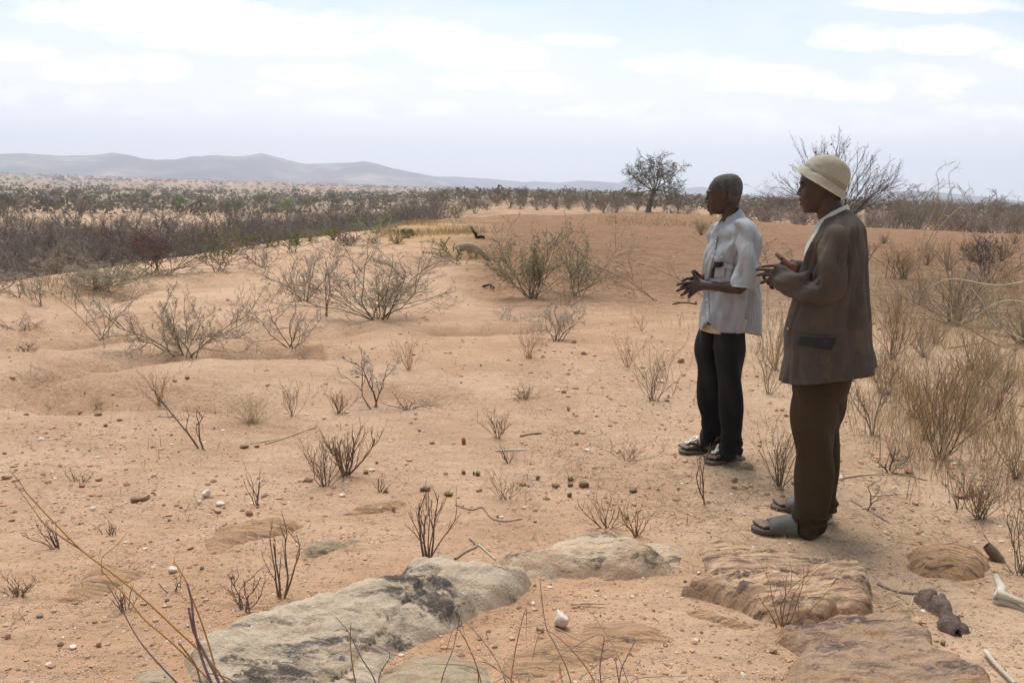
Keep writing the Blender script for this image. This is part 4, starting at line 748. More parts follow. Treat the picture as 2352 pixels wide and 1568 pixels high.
stick('dead pale stick lying on the soil under the dead brush', [(2060,775),(2110,765),(2170,760)], .008, 'straw'); stick('long pale stick under the dead brush at the right', [(2180,800),(2240,790),(2330,778)], .009, 'straw')
stick('leaning dark twig low on the sandbank face', [(1600,700),(1570,696),(1545,700)], .012, 'black', 'charred_stick')
stick('dark twig above the red stone under the goat field', [(1110,664),(1125,660),(1135,668)], .02, 'black', 'charred_stick', .03)
T = Twigs(2)
a = at(1098, 548); b = px3(1081, 521, math.hypot(a.x, a.y)); P3 = [Vector((0, 0, -.05)), (b-a)*.35+Vector((0, 0, .03)), (b-a)*.7, b-a]; T.poly(P3, [.055, .05, .04, .03], 'black'); T.poly([Vector((-.02, 0, .02)), Vector((.06, 0, .06)), Vector((.16, 0, .05)), Vector((.2, 0, .0))], [.05, .055, .045, .03], 'black')
o = twig_mesh('burnt_stump', T.br, None, 6); o.location = a; tag(o, 'black burnt stump leaning left above the goat', 'stump')
# bleached dead branch and charred stub at the right edge
def knot(label, name, pts3, rads, m, cat, loc):
    T = Twigs(1)
    for pts, rad in zip(pts3, rads):
        P3 = smooth([Vector(p) for p in pts], 4); n_ = len(P3); rr = np.interp(np.linspace(0, 1, n_), np.linspace(0, 1, len(rad)), rad); T.poly(P3, list(rr), m)
    o = twig_mesh(name, T.br, None, 8); o.location = loc; tag(o, label, cat); return o
a = at(2290, 1385); D = math.hypot(a.x, a.y)
def lp(x_, y_, dd=0): return px3(x_, y_, D+dd)-a
knot('bleached white driftwood branch at the right edge', 'dead_branch', [[lp(2286,1318,.1), lp(2292,1335,.08), lp(2300,1352,.05), lp(2292,1372), lp(2290,1386)], [lp(2288,1360), lp(2305,1366), lp(2330,1376), lp(2400,1400)], [lp(2292,1380), lp(2312,1384), lp(2345,1398), lp(2400,1425)]], [[.012, .014, .018, .02, .016], [.02, .018, .013, .012], [.018, .017, .013, .012]], 'pale', 'branch', a)
a = at(2302, 1290); D = math.hypot(a.x, a.y)
knot('charred black stub behind the white driftwood', 'charred_stub', [[lp(2266,1252), lp(2278,1265), lp(2292,1282), lp(2304,1296)]], [[.02, .026, .024, .016]], 'dark', 'stump', a)
# ------------------------------------------------------------------ trees and thicket farther off
SPEC['thick'] = dict(levels=4, kids=[4.5, 4, 3.6, 2], ang=(22, 60), ratio=.56, wander=.17, trop=.04, mats=['haze_twig'], rr=.62, rmin=.011, stems=13, r0=.05, fan=62, n=4)
SPEC['baretree'] = dict(levels=4, kids=[5, 4, 3.2, 1.8], ang=(22, 55), ratio=.55, wander=.14, trop=.05, mats=['haze_twig'], rr=.6, rmin=.012, stems=5, r0=.09, fan=35, n=4)
def twigset(name, kind, seed, w, h, over=None, label=None, cat=None, group=None, leaf=None):
    T = gen(kind, seed, w, h, over)
    root = empty(name); 
    st = [q for q in T.br if len(q[0]) == 7]; tw = [q for q in T.br if len(q[0]) != 7]
    twig_mesh('trunk' if kind != 'thick' else 'stems', st, root, 4, scale=T.scale); twig_mesh('crown' if kind != 'thick' else 'twigs', tw, root, 3, T.leaf, leaf or 'leaf', scale=T.scale); tag(root, label, cat, group); return root
def row_r(px, r):                                       # ground row at distance r
    return project(polar(px, r))[1]
rs = random.Random(21)
B['hz2'] = flatmat('thicket tan twig', (.34, .27, .21), c2=(.26, .20, .16), sc=.5); B['hz3'] = flatmat('thicket olive twig', (.26, .24, .17), c2=(.20, .18, .13), sc=.5)
NEAR = [twigset('thicket_bush', 'thick', 500+i, 4.6, 3.9, dict(mats=[['haze_twig'], ['haze_twig'], ['hz2'], ['haze_twig'], ['hz3']][i])) for i in range(5)]
used = [0]*5
def put(o, px, r, s, label, cat, group, sz=1.0, first=None):
    p = polar(px, r); o.location = (p.x, p.y, p.z-.1); o.rotation_euler[2] = rs.uniform(0, 6.28); o.scale = (s, s, s*sz); tag(o, label, cat, group)
def place(lib, flags, i, *a, **k):
    o = lib[i] if not flags[i] else copy_tree(lib[i]); flags[i] = 1; put(o, *a, **k); return o
LB = 'leafless purple grey bush in the dark thicket down the left slope'
cnt = 0
for r0 in np.geomspace(50, 118, 13):
    stepx = 92*50/r0
    x = -90+rs.uniform(0, stepx)
    while x < 1010:
        lim = 46+18*sst(600, 1000, np.array([x]))[0]
        if r0 >= lim*(1+.12*rs.random()) and rs.random() < .86 and cnt < 175 and not (r0 > 92 and x < 560 and r0 < 112):
            place(NEAR, used, cnt % 5, x, r0*rs.uniform(.95, 1.05), rs.uniform(.72, 1.08)*(1.0 if x < 500 else 1.05), LB, 'bush', 'leafless bushes of the dark thicket', sz=rs.uniform(.75, 1.1)); cnt += 1
        x += stepx*rs.uniform(.75, 1.25)
LR = 'leafless grey brown bush in the dark line beyond the field at right'
for r0 in np.geomspace(78, 120, 4):
    x = 1690.0
    while x < 2420:
        place(NEAR, used, cnt % 5, x, r0*rs.uniform(.95, 1.05), rs.uniform(.7, 1.0)*(.75+.35*(x > 2000)), LR, 'bush', 'leafless bushes beyond the right of the field', sz=rs.uniform(.8, 1.15)); cnt += 1
        x += 74*80/r0*rs.uniform(.7, 1.3)
LM = 'dark leafless bush on the flat land beyond the field, centre'
for r0 in (112, 128, 146):
    x = 1000.0
    while x < 1720:
        if rs.random() < (.95 if 1180 < x < 1420 else .6): place(NEAR, used, cnt % 5, x, r0*rs.uniform(.93, 1.07), rs.uniform(.4, .72)*(1.15 if 1250 < x < 1400 else 1), LM, 'bush', 'dark bushes on the flat land in the centre'); cnt += 1
        x += 34*rs.uniform(.7, 1.5)
for x in range(1420, 1760, 22):
    place(NEAR, used, cnt % 5, x+rs.uniform(-8, 8), rs.uniform(72, 96), rs.uniform(.2, .36), 'low dry bush on the tan slope behind the lone green tree', 'bush', 'low bushes behind the lone tree'); cnt += 1
# taller bare trees standing out of the thicket
BT = [twigset('bare_tree', 'baretree', 600+i, 5.0, 5.6) for i in range(4)]; bu = [0]*4
for i, (x, r, s, sz) in enumerate([(770,95,.8,1),(800,88,.95,1),(835,92,.85,1),(905,100,.8,1),(940,104,.75,.9),(985,110,.62,1),(690,100,.7,1),(1012,118,.55,1)]):
    place(BT, bu, i % 4, x, r, s, 'tall grey brown leafless tree standing at the right end of the thicket', 'tree', 'leafless trees at the right end of the thicket', sz=sz)
for x, r, s, sz, lb in [(1091,150,.55,1,'small bare tree with a leaning bushy top on the far flat'), (1203,150,.56,1.05,'round headed bare tree above the far bushes, centre'), (1147,170,.42,1,'thin little bare tree between the two far ones'), (1462,140,.5,1,'bare tree just left below the lone green tree'),
                        (1374,135,.5,1.1,'dark dense topped tree above the far bushes'), (1435,145,.36,1,'small dark tree left of the lone green tree on the skyline'), (178,120,.85,1.05,'dark ragged snag tree rising from the thicket at left'), (362,88,.9,.95,'large dark spreading tree behind the purple shrub'), (2052,92,.85,1.1,'bare tree standing above the right bush line'), (2285,100,.8,1.15,'taller dark bare tree near the right edge skyline')]:
    place(BT, bu, 1 if s < .6 else 3, x, r, s, lb, 'tree', None, sz=sz)
# leafy far trees: a trunk with a clumpy crown of small faces
def crown_mesh(seed, w, h, n=1700, flat=.5, base=.35):
    r_ = np.random.RandomState(seed); cl = r_.normal(size=(9, 3))*np.array([w*.24, w*.24, h*.10]); cl[:, 2] += h*(base+(1-base)*.5)
    c = cl[r_.randint(0, 9, n)]+r_.normal(size=(n, 3))*np.array([w*.10, w*.10, h*.10])
    a = r_.normal(size=(n, 3)); b = np.cross(a, r_.normal(size=(n, 3))); a /= np.linalg.norm(a, axis=1)[:, None]; b /= np.linalg.norm(b, axis=1)[:, None]; s_ = r_.uniform(.6, 1.4, (n, 1))*w*.020
    V = np.stack([c-a*s_, c+b*s_, c+a*s_, c-b*s_*.6], 1).reshape(-1, 3); return V, np.arange(n*4).reshape(-1, 4)
def leafy(seed, w, h, lm, name='leafy_tree'):
    root = empty(name); V, Fc = crown_mesh(seed, w, h); meshobj('crown', V, Fc, B[lm], root, True)
    T = Twigs(seed); 
    for k_ in range(4): a = k_*1.6+seed; T.poly([Vector((0, 0, -.2)), Vector((0, 0, h*.2)), Vector((math.cos(a)*w*.15, math.sin(a)*w*.15, h*.55))], [w*.03, w*.025, w*.01], 'haze_twig')
    twig_mesh('trunk', T.br, root, 5); return root
B['fargreen'] = flatmat('far green leaf', (.22, .28, .12), c2=(.28, .33, .16), sc=.5); B['farolive'] = flatmat('far olive leaf', (.25, .24, .15), c2=(.20, .195, .13), sc=.5); B['fardark'] = flatmat('far dark scrub', (.22, .20, .165), c2=(.27, .24, .20), sc=.5); B['fargrey'] = flatmat('far grey scrub', (.33, .27, .22), c2=(.25, .21, .17), sc=.5)
LF = [leafy(700, 5, 4.2, 'fargreen'), leafy(701, 5, 4.0, 'farolive'), leafy(702, 5, 3.8, 'fardark'), leafy(703, 5, 3.6, 'fargrey'), leafy(704, 6, 3.6, 'farolive')]; lu = [0]*5
for k_, x, r, s, lb in [(0,660,175,.9,'bright green flat topped tree beyond the thicket'), (0,412,190,.9,'bright green tree clump on the far bank, left of centre'), (0,432,200,.7,'smaller green crown touching the bright clump on the far bank'), (1,600,215,1.1,'pale green tree on the far bank beside the bright one'), (2,545,190,.8,'dark round tree between green ones on the far bank'), (2,620,165,.75,'dark green tree left of the bright flat topped one'), (1,520,175,.85,'olive crown on the far bank above the sand strip'),
                        (1,480,205,.9,'long olive green tree group on the far bank'), (2,10,170,1.1,'dark green tree on the far bank at the left edge'), (2,110,180,.9,'dark green tree on the far bank near the left'), (0,39,66,.42,'small vivid green bush in the dark thicket at far left'), (4,300,260,.9,'olive tree at the foot of the red fields'), (2,990,190,.7,'dark tree behind the bare trees, right end of thicket')]:
    place(LF, lu, k_, x, r, s, lb, 'tree', None)
for i in range(150):
    x = rs.uniform(-60, 1250) if i < 115 else rs.uniform(1150, 2400); r = math.exp(rs.uniform(math.log(165), math.log(900)))
    place(LF, lu, rs.choice([1, 2, 2, 3, 3, 4]), x, r, rs.uniform(.4, .9), 'small dry scrub tree scattered on the far plain', 'tree', 'scrub trees scattered on the far plain')
for k_, u_ in enumerate(lu):
    if not u_: place(LF, lu, k_, 500, 300, .8, 'small dry scrub tree scattered on the far plain', 'tree', 'scrub trees scattered on the far plain')
def scrub(name, cnt, seed, r0, r1, px0, px1, smin, smax, mats_, lab):
    r_ = np.random.RandomState(seed); pxs = r_.uniform(px0, px1, cnt); rr = np.exp(r_.uniform(math.log(r0), math.log(r1), cnt)); az_ = (pxs-1176)/F*1.02
    a_ = np.arctan(az_); x = np.sin(a_)*rr; y = np.cos(a_)*rr; k = fbm(x/90, y/40, seed, 3) > -.12; x, y, rr = x[k], y[k], rr[k]; cnt = len(x); z = H(x, y)
    s = r_.uniform(smin, smax, cnt); m = 22
    c = np.stack([x, y, z], -1)[:, None]+r_.normal(size=(cnt, m, 3))*np.array([.34, .34, .16])*s[:, None, None]+np.array([0, 0, .4])*s[:, None, None]
    a = r_.normal(size=(cnt, m, 3)); b = np.cross(a, r_.normal(size=(cnt, m, 3))); a /= np.linalg.norm(a, axis=2)[..., None]; b /= np.linalg.norm(b, axis=2)[..., None]; q = s[:, None, None]*.17
    V = np.stack([c-a*q, c+b*q, c+a*q], 2).reshape(-1, 3); Fc = np.arange(len(V)).reshape(-1, 3); mi = np.repeat(r_.randint(0, len(mats_), cnt), m)
    o = meshobj(name, V, Fc, [B[q] for q in mats_], mi=mi); tag(o, lab, 'scrub', kind='stuff')
scrub('distant_scrub', 3300, 31, 180, 3600, -150, 1500, 2.2, 4.6, ['fargrey', 'fardark', 'farolive', 'fargrey'], 'dry scrub woodland covering the distant plain')
scrub('distant_scrub', 1700, 32, 150, 3600, 1300, 2500, 2.0, 4.0, ['fargrey', 'fardark', 'fardark'], 'grey scrub of the distant plain on the right')
scrub('distant_scrub', 2600, 33, 1400, 5200, -200, 2500, 4, 9, ['fardark', 'fardark', 'fargrey'], 'dark band of scrub at the foot of the hills')
# ------------------------------------------------------------------ lone acacia and the bare nest tree
def px_plane(p0):                                       # pixel -> point on the upright plane facing the camera through p0
    r_ = Vector((p0.x, p0.y, 0)).normalized()
    def g(px, py, l=0.0):
        d = ray(px, py); k = (p0.x*r_.x+p0.y*r_.y-l)/(d[0]*r_.x+d[1]*r_.y); return Vector(tuple(EYE+d*k))
    return g
a = at(1488, 488); g = px_plane(a); root = empty('acacia_tree', a); tag(root, 'lone green flushed thorn tree with leaning trunk on the field ridge', 'tree')
sc = (g(1500, 400)-g(1500, 500)).length/100           # metres per pixel there
T = Twigs(41); f1 = g(1503, 438)-a; f2 = g(1508, 432)-a
T.poly([Vector((0, 0, -.1)), (g(1493, 466)-a), (g(1499, 448)-a), f1], [.21*sc*100/3, .17*sc*100/3, .15*sc*100/3, .15*sc*100/3], 'bark'); B['bark'] = flatmat('acacia bark', (.20, .15, .11), c2=(.13, .10, .075), sc=2)
twig_mesh('trunk', T.br, root, 10)
T = Twigs(43); sp = dict(levels=3, kids=[10, 8, 5], ang=(32, 75), ratio=.48, wander=.18, trop=-.02, up=.0, leaves=5, leaflvl=1, lsize=.95*sc, mats=['bark', 'bark', 'purple', 'purple'], rr=.5, rmin=.22*sc, n0=8, n=5, leafp=.8)
for i in range(17):
    th = R(-92+184*i/16); az_ = T.rs.uniform(-1.1, 1.1); d = Vector((math.sin(th)*math.cos(az_), math.sin(az_)*.75*math.cos(th*.5), math.cos(th)*.9+.12)); L = (1-.04*abs(th))*T.rs.uniform(66, 92)*sc
    T.grow(f1+Vector((math.sin(th)*4*sc, 0, 0)), d, L, 1.4*sc, 0, sp, 'bark')
B['acleaf'] = flatmat('acacia leaf', (.27, .31, .16), c2=(.21, .26, .12))
zs = [q for q in T.leaf if q[0].z < f1.z+(g(1500, 355)-a).z-f1.z and T.rs.random() < .95]
twig_mesh('crown', T.br, root, 3, zs, 'acleaf')
p = polar(1920, 31); g = px_plane(p); root = empty('nest_tree', p); tag(root, 'bare fan shaped tree dotted with small nests behind the hat', 'tree'); sc = (g(1920, 400)-g(1920, 500)).length/100
T = Twigs(47); sp = dict(levels=3, kids=[9, 6, 3], ang=(16, 44), ratio=.42, wander=.08, trop=.02, up=.1, mats=['bark', 'purple', 'purple', 'purple'], rr=.45, rmin=.28*sc, n0=9, n=5)
f1 = g(1918, 520)-p; T.poly([Vector((0, 0, -.1)), Vector((0, 0, .3)), f1], [5*sc, 4.4*sc, 4*sc], 'bark'); twig_mesh('trunk', T.br, root, 8)
T = Twigs(48)
for i in range(26):
    th = R(-50+110*i/25); d = Vector((math.sin(th), T.rs.uniform(-.45, .45), math.cos(th))); L = T.rs.uniform(150, 198)*(1-.12*abs(th))*sc
    T.grow(f1+Vector((math.sin(th)*3*sc, 0, 0)), d, L, 1.5*sc, 0, sp, 'bark')
ends = [q[0][-1] for q in T.br if len(q[0]) == 5]; twig_mesh('crown', T.br, root, 3)
nb, nf = STM[3]; nm = None
for i in range(26):
    e = T.rs.choice(ends)
    if nm is None: nm = meshobj('nest', nb*np.array([1, 1, 1.2])*1.9*sc, nf, B['dark'], root); o = nm
    else: o = nm.copy(); COL.objects.link(o); o.parent = root
    o.location = e; o.scale = [T.rs.uniform(.6, 1.25)]*3
# white topped stake
a = at(2197, 522); V, Fc = [], []
bm = bmesh.new(); bmesh.ops.create_cone(bm, cap_ends=True, segments=8, radius1=.16, radius2=.11, depth=.55); bmesh.ops.bevel(bm, geom=list(bm.edges), offset=.01, affect='EDGES')
for v in bm.verts: v.co = (v.co.x*(1+.2*math.sin(v.co.z*9)), v.co.y, v.co.z+.25)
me = bpy.data.meshes.new('post'); bm.to_mesh(me); bm.free(); me.materials.append(B['straw']); ro = empty('stake', a); tag(ro, 'short wooden stake with a white top on the field ridge', 'stake'); o = bpy.data.objects.new('post', me); COL.objects.link(o); o.parent = ro
bm = bmesh.new(); bmesh.ops.create_cone(bm, cap_ends=True, segments=8, radius1=.11, radius2=.14, depth=.22); me = bpy.data.meshes.new('cap'); bm.to_mesh(me); bm.free(); me.materials.append(S['white']); o = bpy.data.objects.new('cap', me); COL.objects.link(o); o.parent = ro; o.location = (0, 0, .62)
# ------------------------------------------------------------------ goat
def remesh(o, vox, sm=3):
    bm = bmesh.new(); bm.from_mesh(o.data); bmesh.ops.recalc_face_normals(bm, faces=bm.faces); bm.to_mesh(o.data); bm.free()
    md = o.modifiers.new('r', 'REMESH'); md.mode = 'VOXEL'; md.voxel_size = vox; md.use_smooth_shade = True
    if sm: s_ = o.modifiers.new('s', 'SMOOTH'); s_.iterations = sm; s_.factor = .5
    dg = bpy.context.evaluated_depsgraph_get(); me = bpy.data.meshes.new_from_object(o.evaluated_get(dg)); o.modifiers.clear(); old = o.data; o.data = me; me.name = old.name
    for p_ in me.polygons: p_.use_smooth = True
    return o
def loft(pts, rads, k=16, V=None, Fc=None, up=None, cap=True):
    """closed tube through points; rads = (a, b) pairs: a across, b along the up vector"""
    V = [] if V is None else V; Fc = [] if Fc is None else Fc; n_ = len(pts); base = len(V); pts = [Vector(p) for p in pts]
    for i, p in enumerate(pts):
        t = (pts[min(i+1, n_-1)]-pts[max(i-1, 0)]).normalized(); u_ = Vector(up) if up else Vector((0, 0, 1)); 
        if abs(t.dot(u_.normalized())) > .97: u_ = Vector((0, 1, 0)) if abs(t.y) < .9 else Vector((1, 0, 0))
        s_ = t.cross(u_).normalized(); w_ = s_.cross(t).normalized(); r_ = rads[i]; a_, b_ = r_ if isinstance(r_, (tuple, list)) else (r_, r_)
        for j in range(k): q = 2*math.pi*j/k; V.append(p+s_*a_*math.cos(q)+w_*b_*math.sin(q))
    for i in range(n_-1):
        for j in range(k): Fc.append([base+i*k+j, base+i*k+(j+1) % k, base+(i+1)*k+(j+1) % k, base+(i+1)*k+j])
    if cap: Fc.append([base+j for j in range(k)][::-1]); Fc.append([base+(n_-1)*k+j for j in range(k)])
    return V, Fc
def rounded(pts, rads, k=12, V=None, Fc=None, up=None):
    """loft with rounded ends"""
    pts = [Vector(p) for p in pts]; rads = [r_ if isinstance(r_, (tuple, list)) else (r_, r_) for r_ in rads]
    d0 = (pts[0]-pts[1]).normalized(); d1 = (pts[-1]-pts[-2]).normalized(); P, Q = [], []
    for s_ in (.98, .7, .38): c_ = math.sqrt(1-s_*s_); P.append(pts[0]+d0*min(rads[0])*s_); Q.append((rads[0][0]*c_, rads[0][1]*c_))
    P += pts; Q += rads
    for s_ in (.38, .7, .98): c_ = math.sqrt(1-s_*s_); P.append(pts[-1]+d1*min(rads[-1])*s_); Q.append((rads[-1][0]*c_, rads[-1][1]*c_))
    return loft(P, Q, k, V, Fc, up)
ga = at(1080, 604); r0_ = math.hypot(ga.x, ga.y); ga = polar(1080, r0_+2.25); D = math.hypot(ga.x, ga.y); q_ = D/F
root = empty('goat', ga); tag(root, 'grey brown goat grazing with lowered head behind the sand rise', 'goat')
V, Fc = [], []
X_ = lambda a, b, c=0: Vector((a*q_*1.0, c*q_, b*q_))
rounded([X_(-24, 40), X_(-10, 43), X_(6, 41), X_(18, 36)], [(7*q_, 9.5*q_), (8.5*q_, 10.5*q_), (8.5*q_, 11*q_), (6.5*q_, 9*q_)], 16, V, Fc)
rounded([X_(16, 38), X_(28, 28), X_(38, 18)], [(6*q_, 9*q_), (4.5*q_, 6*q_), (4*q_, 5*q_)], 12, V, Fc); rounded([X_(36, 20), X_(44, 13), X_(51, 7)], [(4.5*q_, 5.5*q_), (3.6*q_, 4.4*q_), (2.4*q_, 2.6*q_)], 12, V, Fc)
for sy in (-1, 1):
    rounded([X_(-26, 36, 6*sy), X_(-24, 24, 7*sy), X_(-30, 15, 7*sy), X_(-27, 1, 7*sy)], [(4*q_, 8*q_), (3*q_, 4.5*q_), (1.8*q_, 2.2*q_), (1.7*q_, 1.7*q_)], 8, V, Fc)
    rounded([X_(14, 32, 6*sy), X_(15, 20, 6*sy), X_(14, 12, 6*sy), X_(15, 1, 6*sy)], [(3.6*q_, 5*q_), (2.4*q_, 2.8*q_), (1.7*q_, 1.9*q_), (1.6*q_, 1.6*q_)], 8, V, Fc); rounded([X_(37, 23, 3*sy), X_(33, 26, 9*sy)], [(1.2*q_, 2.4*q_), (.7*q_, 1.2*q_)], 6, V, Fc)
rounded([X_(-34, 48), X_(-38, 40), X_(-37, 30)], [2*q_, 1.6*q_, .8*q_], 8, V, Fc)
m, nt, bs = mat('goat coat'); n = N(nt); P = n.coord('Object'); sp_ = n.n('ShaderNodeSeparateXYZ'); n.link(P, sp_.inputs[0])
cc_ = n.mix(n.rng(n.noise(P, 6, 4, .6), .4, .6), (.34, .26, .20), (.42, .33, .26)); cc_ = n.mix(n.rng(sp_.outputs[0], 30*q_, 38*q_), cc_, (.05, .04, .035)); cc_ = n.mix(n.rng(sp_.outputs[0], -33*q_, -37*q_), cc_, (.04, .03, .03)); n.link(cc_, bs.inputs['Base Color']); bs.inputs['Roughness'].default_value = .95
o = meshobj('body', V, Fc, m, root); remesh(o, .012, 3)
for sy in (-1, 1):
    V, Fc = rounded([X_(36, 24, 2*sy), X_(32, 30, 3*sy), X_(27, 32, 5*sy)], [1.2*q_, .9*q_, .4*q_], 6); meshobj('horn', V, Fc, B['black'], root)
# ------------------------------------------------------------------ grass and litter (nobody could count it)
def blades(name, cnt, seed, region, hmin, hmax, wd, mats_, lab, cat, lay=0.0):
    r_ = np.random.RandomState(seed); px0, px1, r0, r1 = region; pxs = r_.uniform(px0, px1, cnt); rr = np.exp(r_.uniform(math.log(r0), math.log(r1), cnt)); a_ = np.arctan((pxs-1176)/F*1.03)
    x = np.sin(a_)*rr; y = np.cos(a_)*rr; fu = (pxs-px0)/(px1-px0); fr = (np.log(rr)-math.log(r0))/math.log(r1/r0); wn = np.clip(np.minimum(fu, 1-fu)*5, 0, 1)*np.clip(np.minimum(fr, 1-fr)*4, 0, 1)
    if lay: wn = 1
    k = r_.rand(cnt) < wn*np.clip(.45+2.6*fbm(x*.55*12/r0, y*.55*12/r0, seed, 3), 0.02, 1); x, y, rr = x[k], y[k], rr[k]; cnt = len(x); z = H(x, y)
    h = r_.uniform(hmin, hmax, cnt); th = r_.uniform(0, 6.28, cnt); ln = r_.normal(size=(cnt, 2))*.35*h[:, None]
    if lay: ln = np.stack([np.cos(th), np.sin(th)], -1)*h[:, None]*lay; h = h*r_.uniform(.02, .22, cnt)
    p0 = np.stack([x, y, z], -1); w_ = np.stack([np.cos(th+1.57), np.sin(th+1.57), np.zeros(cnt)], -1)*wd*r_.uniform(.5, 1.3, (cnt, 1)); zz = .004 if lay else -.005
    mid = p0+np.stack([ln[:, 0]*.4, ln[:, 1]*.4, h*.6+zz], -1); top = p0+np.stack([ln[:, 0], ln[:, 1], h*(1 if not lay else .5)+zz], -1); p0[:, 2] += zz
    V = np.stack([p0-w_*.5, p0+w_*.5, mid+w_*.4, mid-w_*.4, top], 1).reshape(-1, 3); b_ = np.arange(cnt)[:, None]*5
    Fc = np.concatenate([b_+np.array([[0, 1, 2]]), b_+np.array([[0, 2, 3]]), b_+np.array([[3, 2, 4]])], 1).reshape(-1, 3); mi = np.repeat(r_.randint(0, len(mats_), cnt), 3)
    o = meshobj(name, V, Fc, [B[q] for q in mats_], mi=mi); tag(o, lab, cat, kind='stuff')
blades('dry_grass', 22000, 51, (840, 1120, 25, 42), .06, .26, .010, ['gold', 'gold', 'straw'], 'golden dry grass along the rim of the slope', 'grass')
blades('dry_grass', 5000, 52, (1330, 1760, 38, 56), .04, .22, .012, ['straw', 'gold', 'olive'], 'dry straw grass on the field ridge under the tree', 'grass')
blades('dry_grass', 2200, 53, (60, 330, 15, 20), .06, .22, .006, ['gold', 'straw', 'olive'], 'dry golden grass behind the left bank', 'grass')
blades('dry_grass', 24000, 54, (1940, 2520, 4.2, 34), .06, .46, .0032, ['gold', 'straw', 'straw', 'grey'], 'thin golden grass between the bushes on the right', 'grass')
blades('dry_grass', 1600, 58, (1400, 2000, 6.0, 16), .04, .2, .004, ['gold', 'straw', 'grey'], 'thin grass wisps on the soil behind the men', 'grass')
blades('dry_sprigs', 2600, 60, (-150, 2000, 3.2, 18), .02, .11, .003, ['dark', 'rust', 'straw'], 'tiny dry sprigs standing all over the sand', 'sprigs')
blades('twig_litter', 15000, 55, (1180, 2480, 3.3, 12), .03, .16, .0028, ['straw', 'grey', 'rust', 'dark'], 'fallen twigs and straw strewn over the soil', 'litter', lay=1.0)
blades('twig_litter', 4200, 56, (-100, 1250, 2.0, 10), .02, .11, .0024, ['straw', 'grey', 'dark'], 'sparse twig litter on the sand', 'litter', lay=1.0)
#blades('twig_litter', 3600, 57, (1020, 1180, 2.3, 2.9), .02, .07, .0018, ['grey', 'straw', 'plum'], 'matted rootlets along the grey rock', 'litter', lay=1.0)
# ------------------------------------------------------------------ people
K = 1.7415                                              # 4096-pixel coordinates are used for the figures
def fabric(name, c, c2, stripe=None, sc=30, bumpd=.002, rough=.9, patch=None):
    m, nt, bs = mat(name); n = N(nt); P = n.coord('Object')
    col = n.mix(n.rng(n.noise(P, 4.5, 5, .6), .38, .62), c, c2)
    wv = n.noise(P, 260, 2, .5); col = n.mix(n.rng(wv, .3, .7, 0, .3), col, n.mix(1, col, (.6, .6, .6), 'MULTIPLY'))
    if stripe:
        at_ = n.n('ShaderNodeAttribute'); at_.attribute_name = 'phi'; s_ = n.math('SINE', n.math('MULTIPLY', at_.outputs['Fac'], stripe[0]))
        col = n.mix(n.rng(s_, stripe[2], 1.0, 0, stripe[3]), col, stripe[1])
    if patch: col = n.mix(n.rng(n.noise(P, 7, 3, .5), .56, .7, 0, .6), col, patch)
    n.link(col, bs.inputs['Base Color']); bs.inputs['Roughness'].default_value = rough; bs.inputs['Specular IOR Level'].default_value = .2
    pass
    n.link(n.bump(n.math('ADD', n.math('MULTIPLY', n.noise(n.scale(P, (1, 1, .55)), 9, 5, .6, .8), 3.0), n.math('MULTIPLY', wv, .5)), .35, bumpd*4), bs.inputs['Normal']); return m
def skinmat(name, far_ax, lim, hand_lo, hand_hi):
    m, nt, bs = mat(name); n = N(nt); P = n.coord('Object')
    col = n.mix(n.rng(n.noise(P, 9, 5, .6), .35, .65), (.070, .036, .026), (.048, .025, .019)); col = n.mix(n.rng(n.noise(P, 70, 3, .6), .45, .7, 0, .35), col, (.03, .017, .014))
    # palms are lighter than the backs of the hands
    ge = n.n('ShaderNodeNewGeometry'); dt = n.n('ShaderNodeVectorMath', _operation='DOT_PRODUCT'); n.link(ge.outputs['Normal'], dt.inputs[0]); dt.inputs[1].default_value = tuple(far_ax)
    d2 = n.n('ShaderNodeVectorMath', _operation='DOT_PRODUCT'); n.link(P, d2.inputs[0]); d2.inputs[1].default_value = tuple(far_ax)
    sz = n.n('ShaderNodeSeparateXYZ'); n.link(P, sz.inputs[0])
    k = n.math('MULTIPLY', n.rng(dt.outputs['Value'], .15, .6), n.rng(d2.outputs['Value'], lim+.006, lim-.006)); k = n.math('MULTIPLY', k, n.rng(sz.outputs[2], hand_lo-.01, hand_lo+.01)); k = n.math('MULTIPLY', k, n.rng(sz.outputs[2], hand_hi+.01, hand_hi-.01))
    hm = n.n('ShaderNodeVectorMath', _operation='DOT_PRODUCT'); n.link(P, hm.inputs[0]); hm.inputs[1].default_value = (-far_ax.y, far_ax.x, 0) if True else (0, 0, 0)
    k = n.math('MULTIPLY', k, n.rng(n.math('ABSOLUTE', hm.outputs['Value']), .10, .13))
    col = n.mix(k, col, (.27, .115, .07)); col = n.mix(n.math('MULTIPLY', n.rng(sz.outputs[2], .13, .07), .7), col, (.20, .125, .085)); n.link(col, bs.inputs['Base Color']); bs.inputs['Roughness'].default_value = .48; bs.inputs['Specular IOR Level'].default_value = .42
    n.link(n.bump(n.noise(P, 120, 3, .6), .25, .002), bs.inputs['Normal']); return m
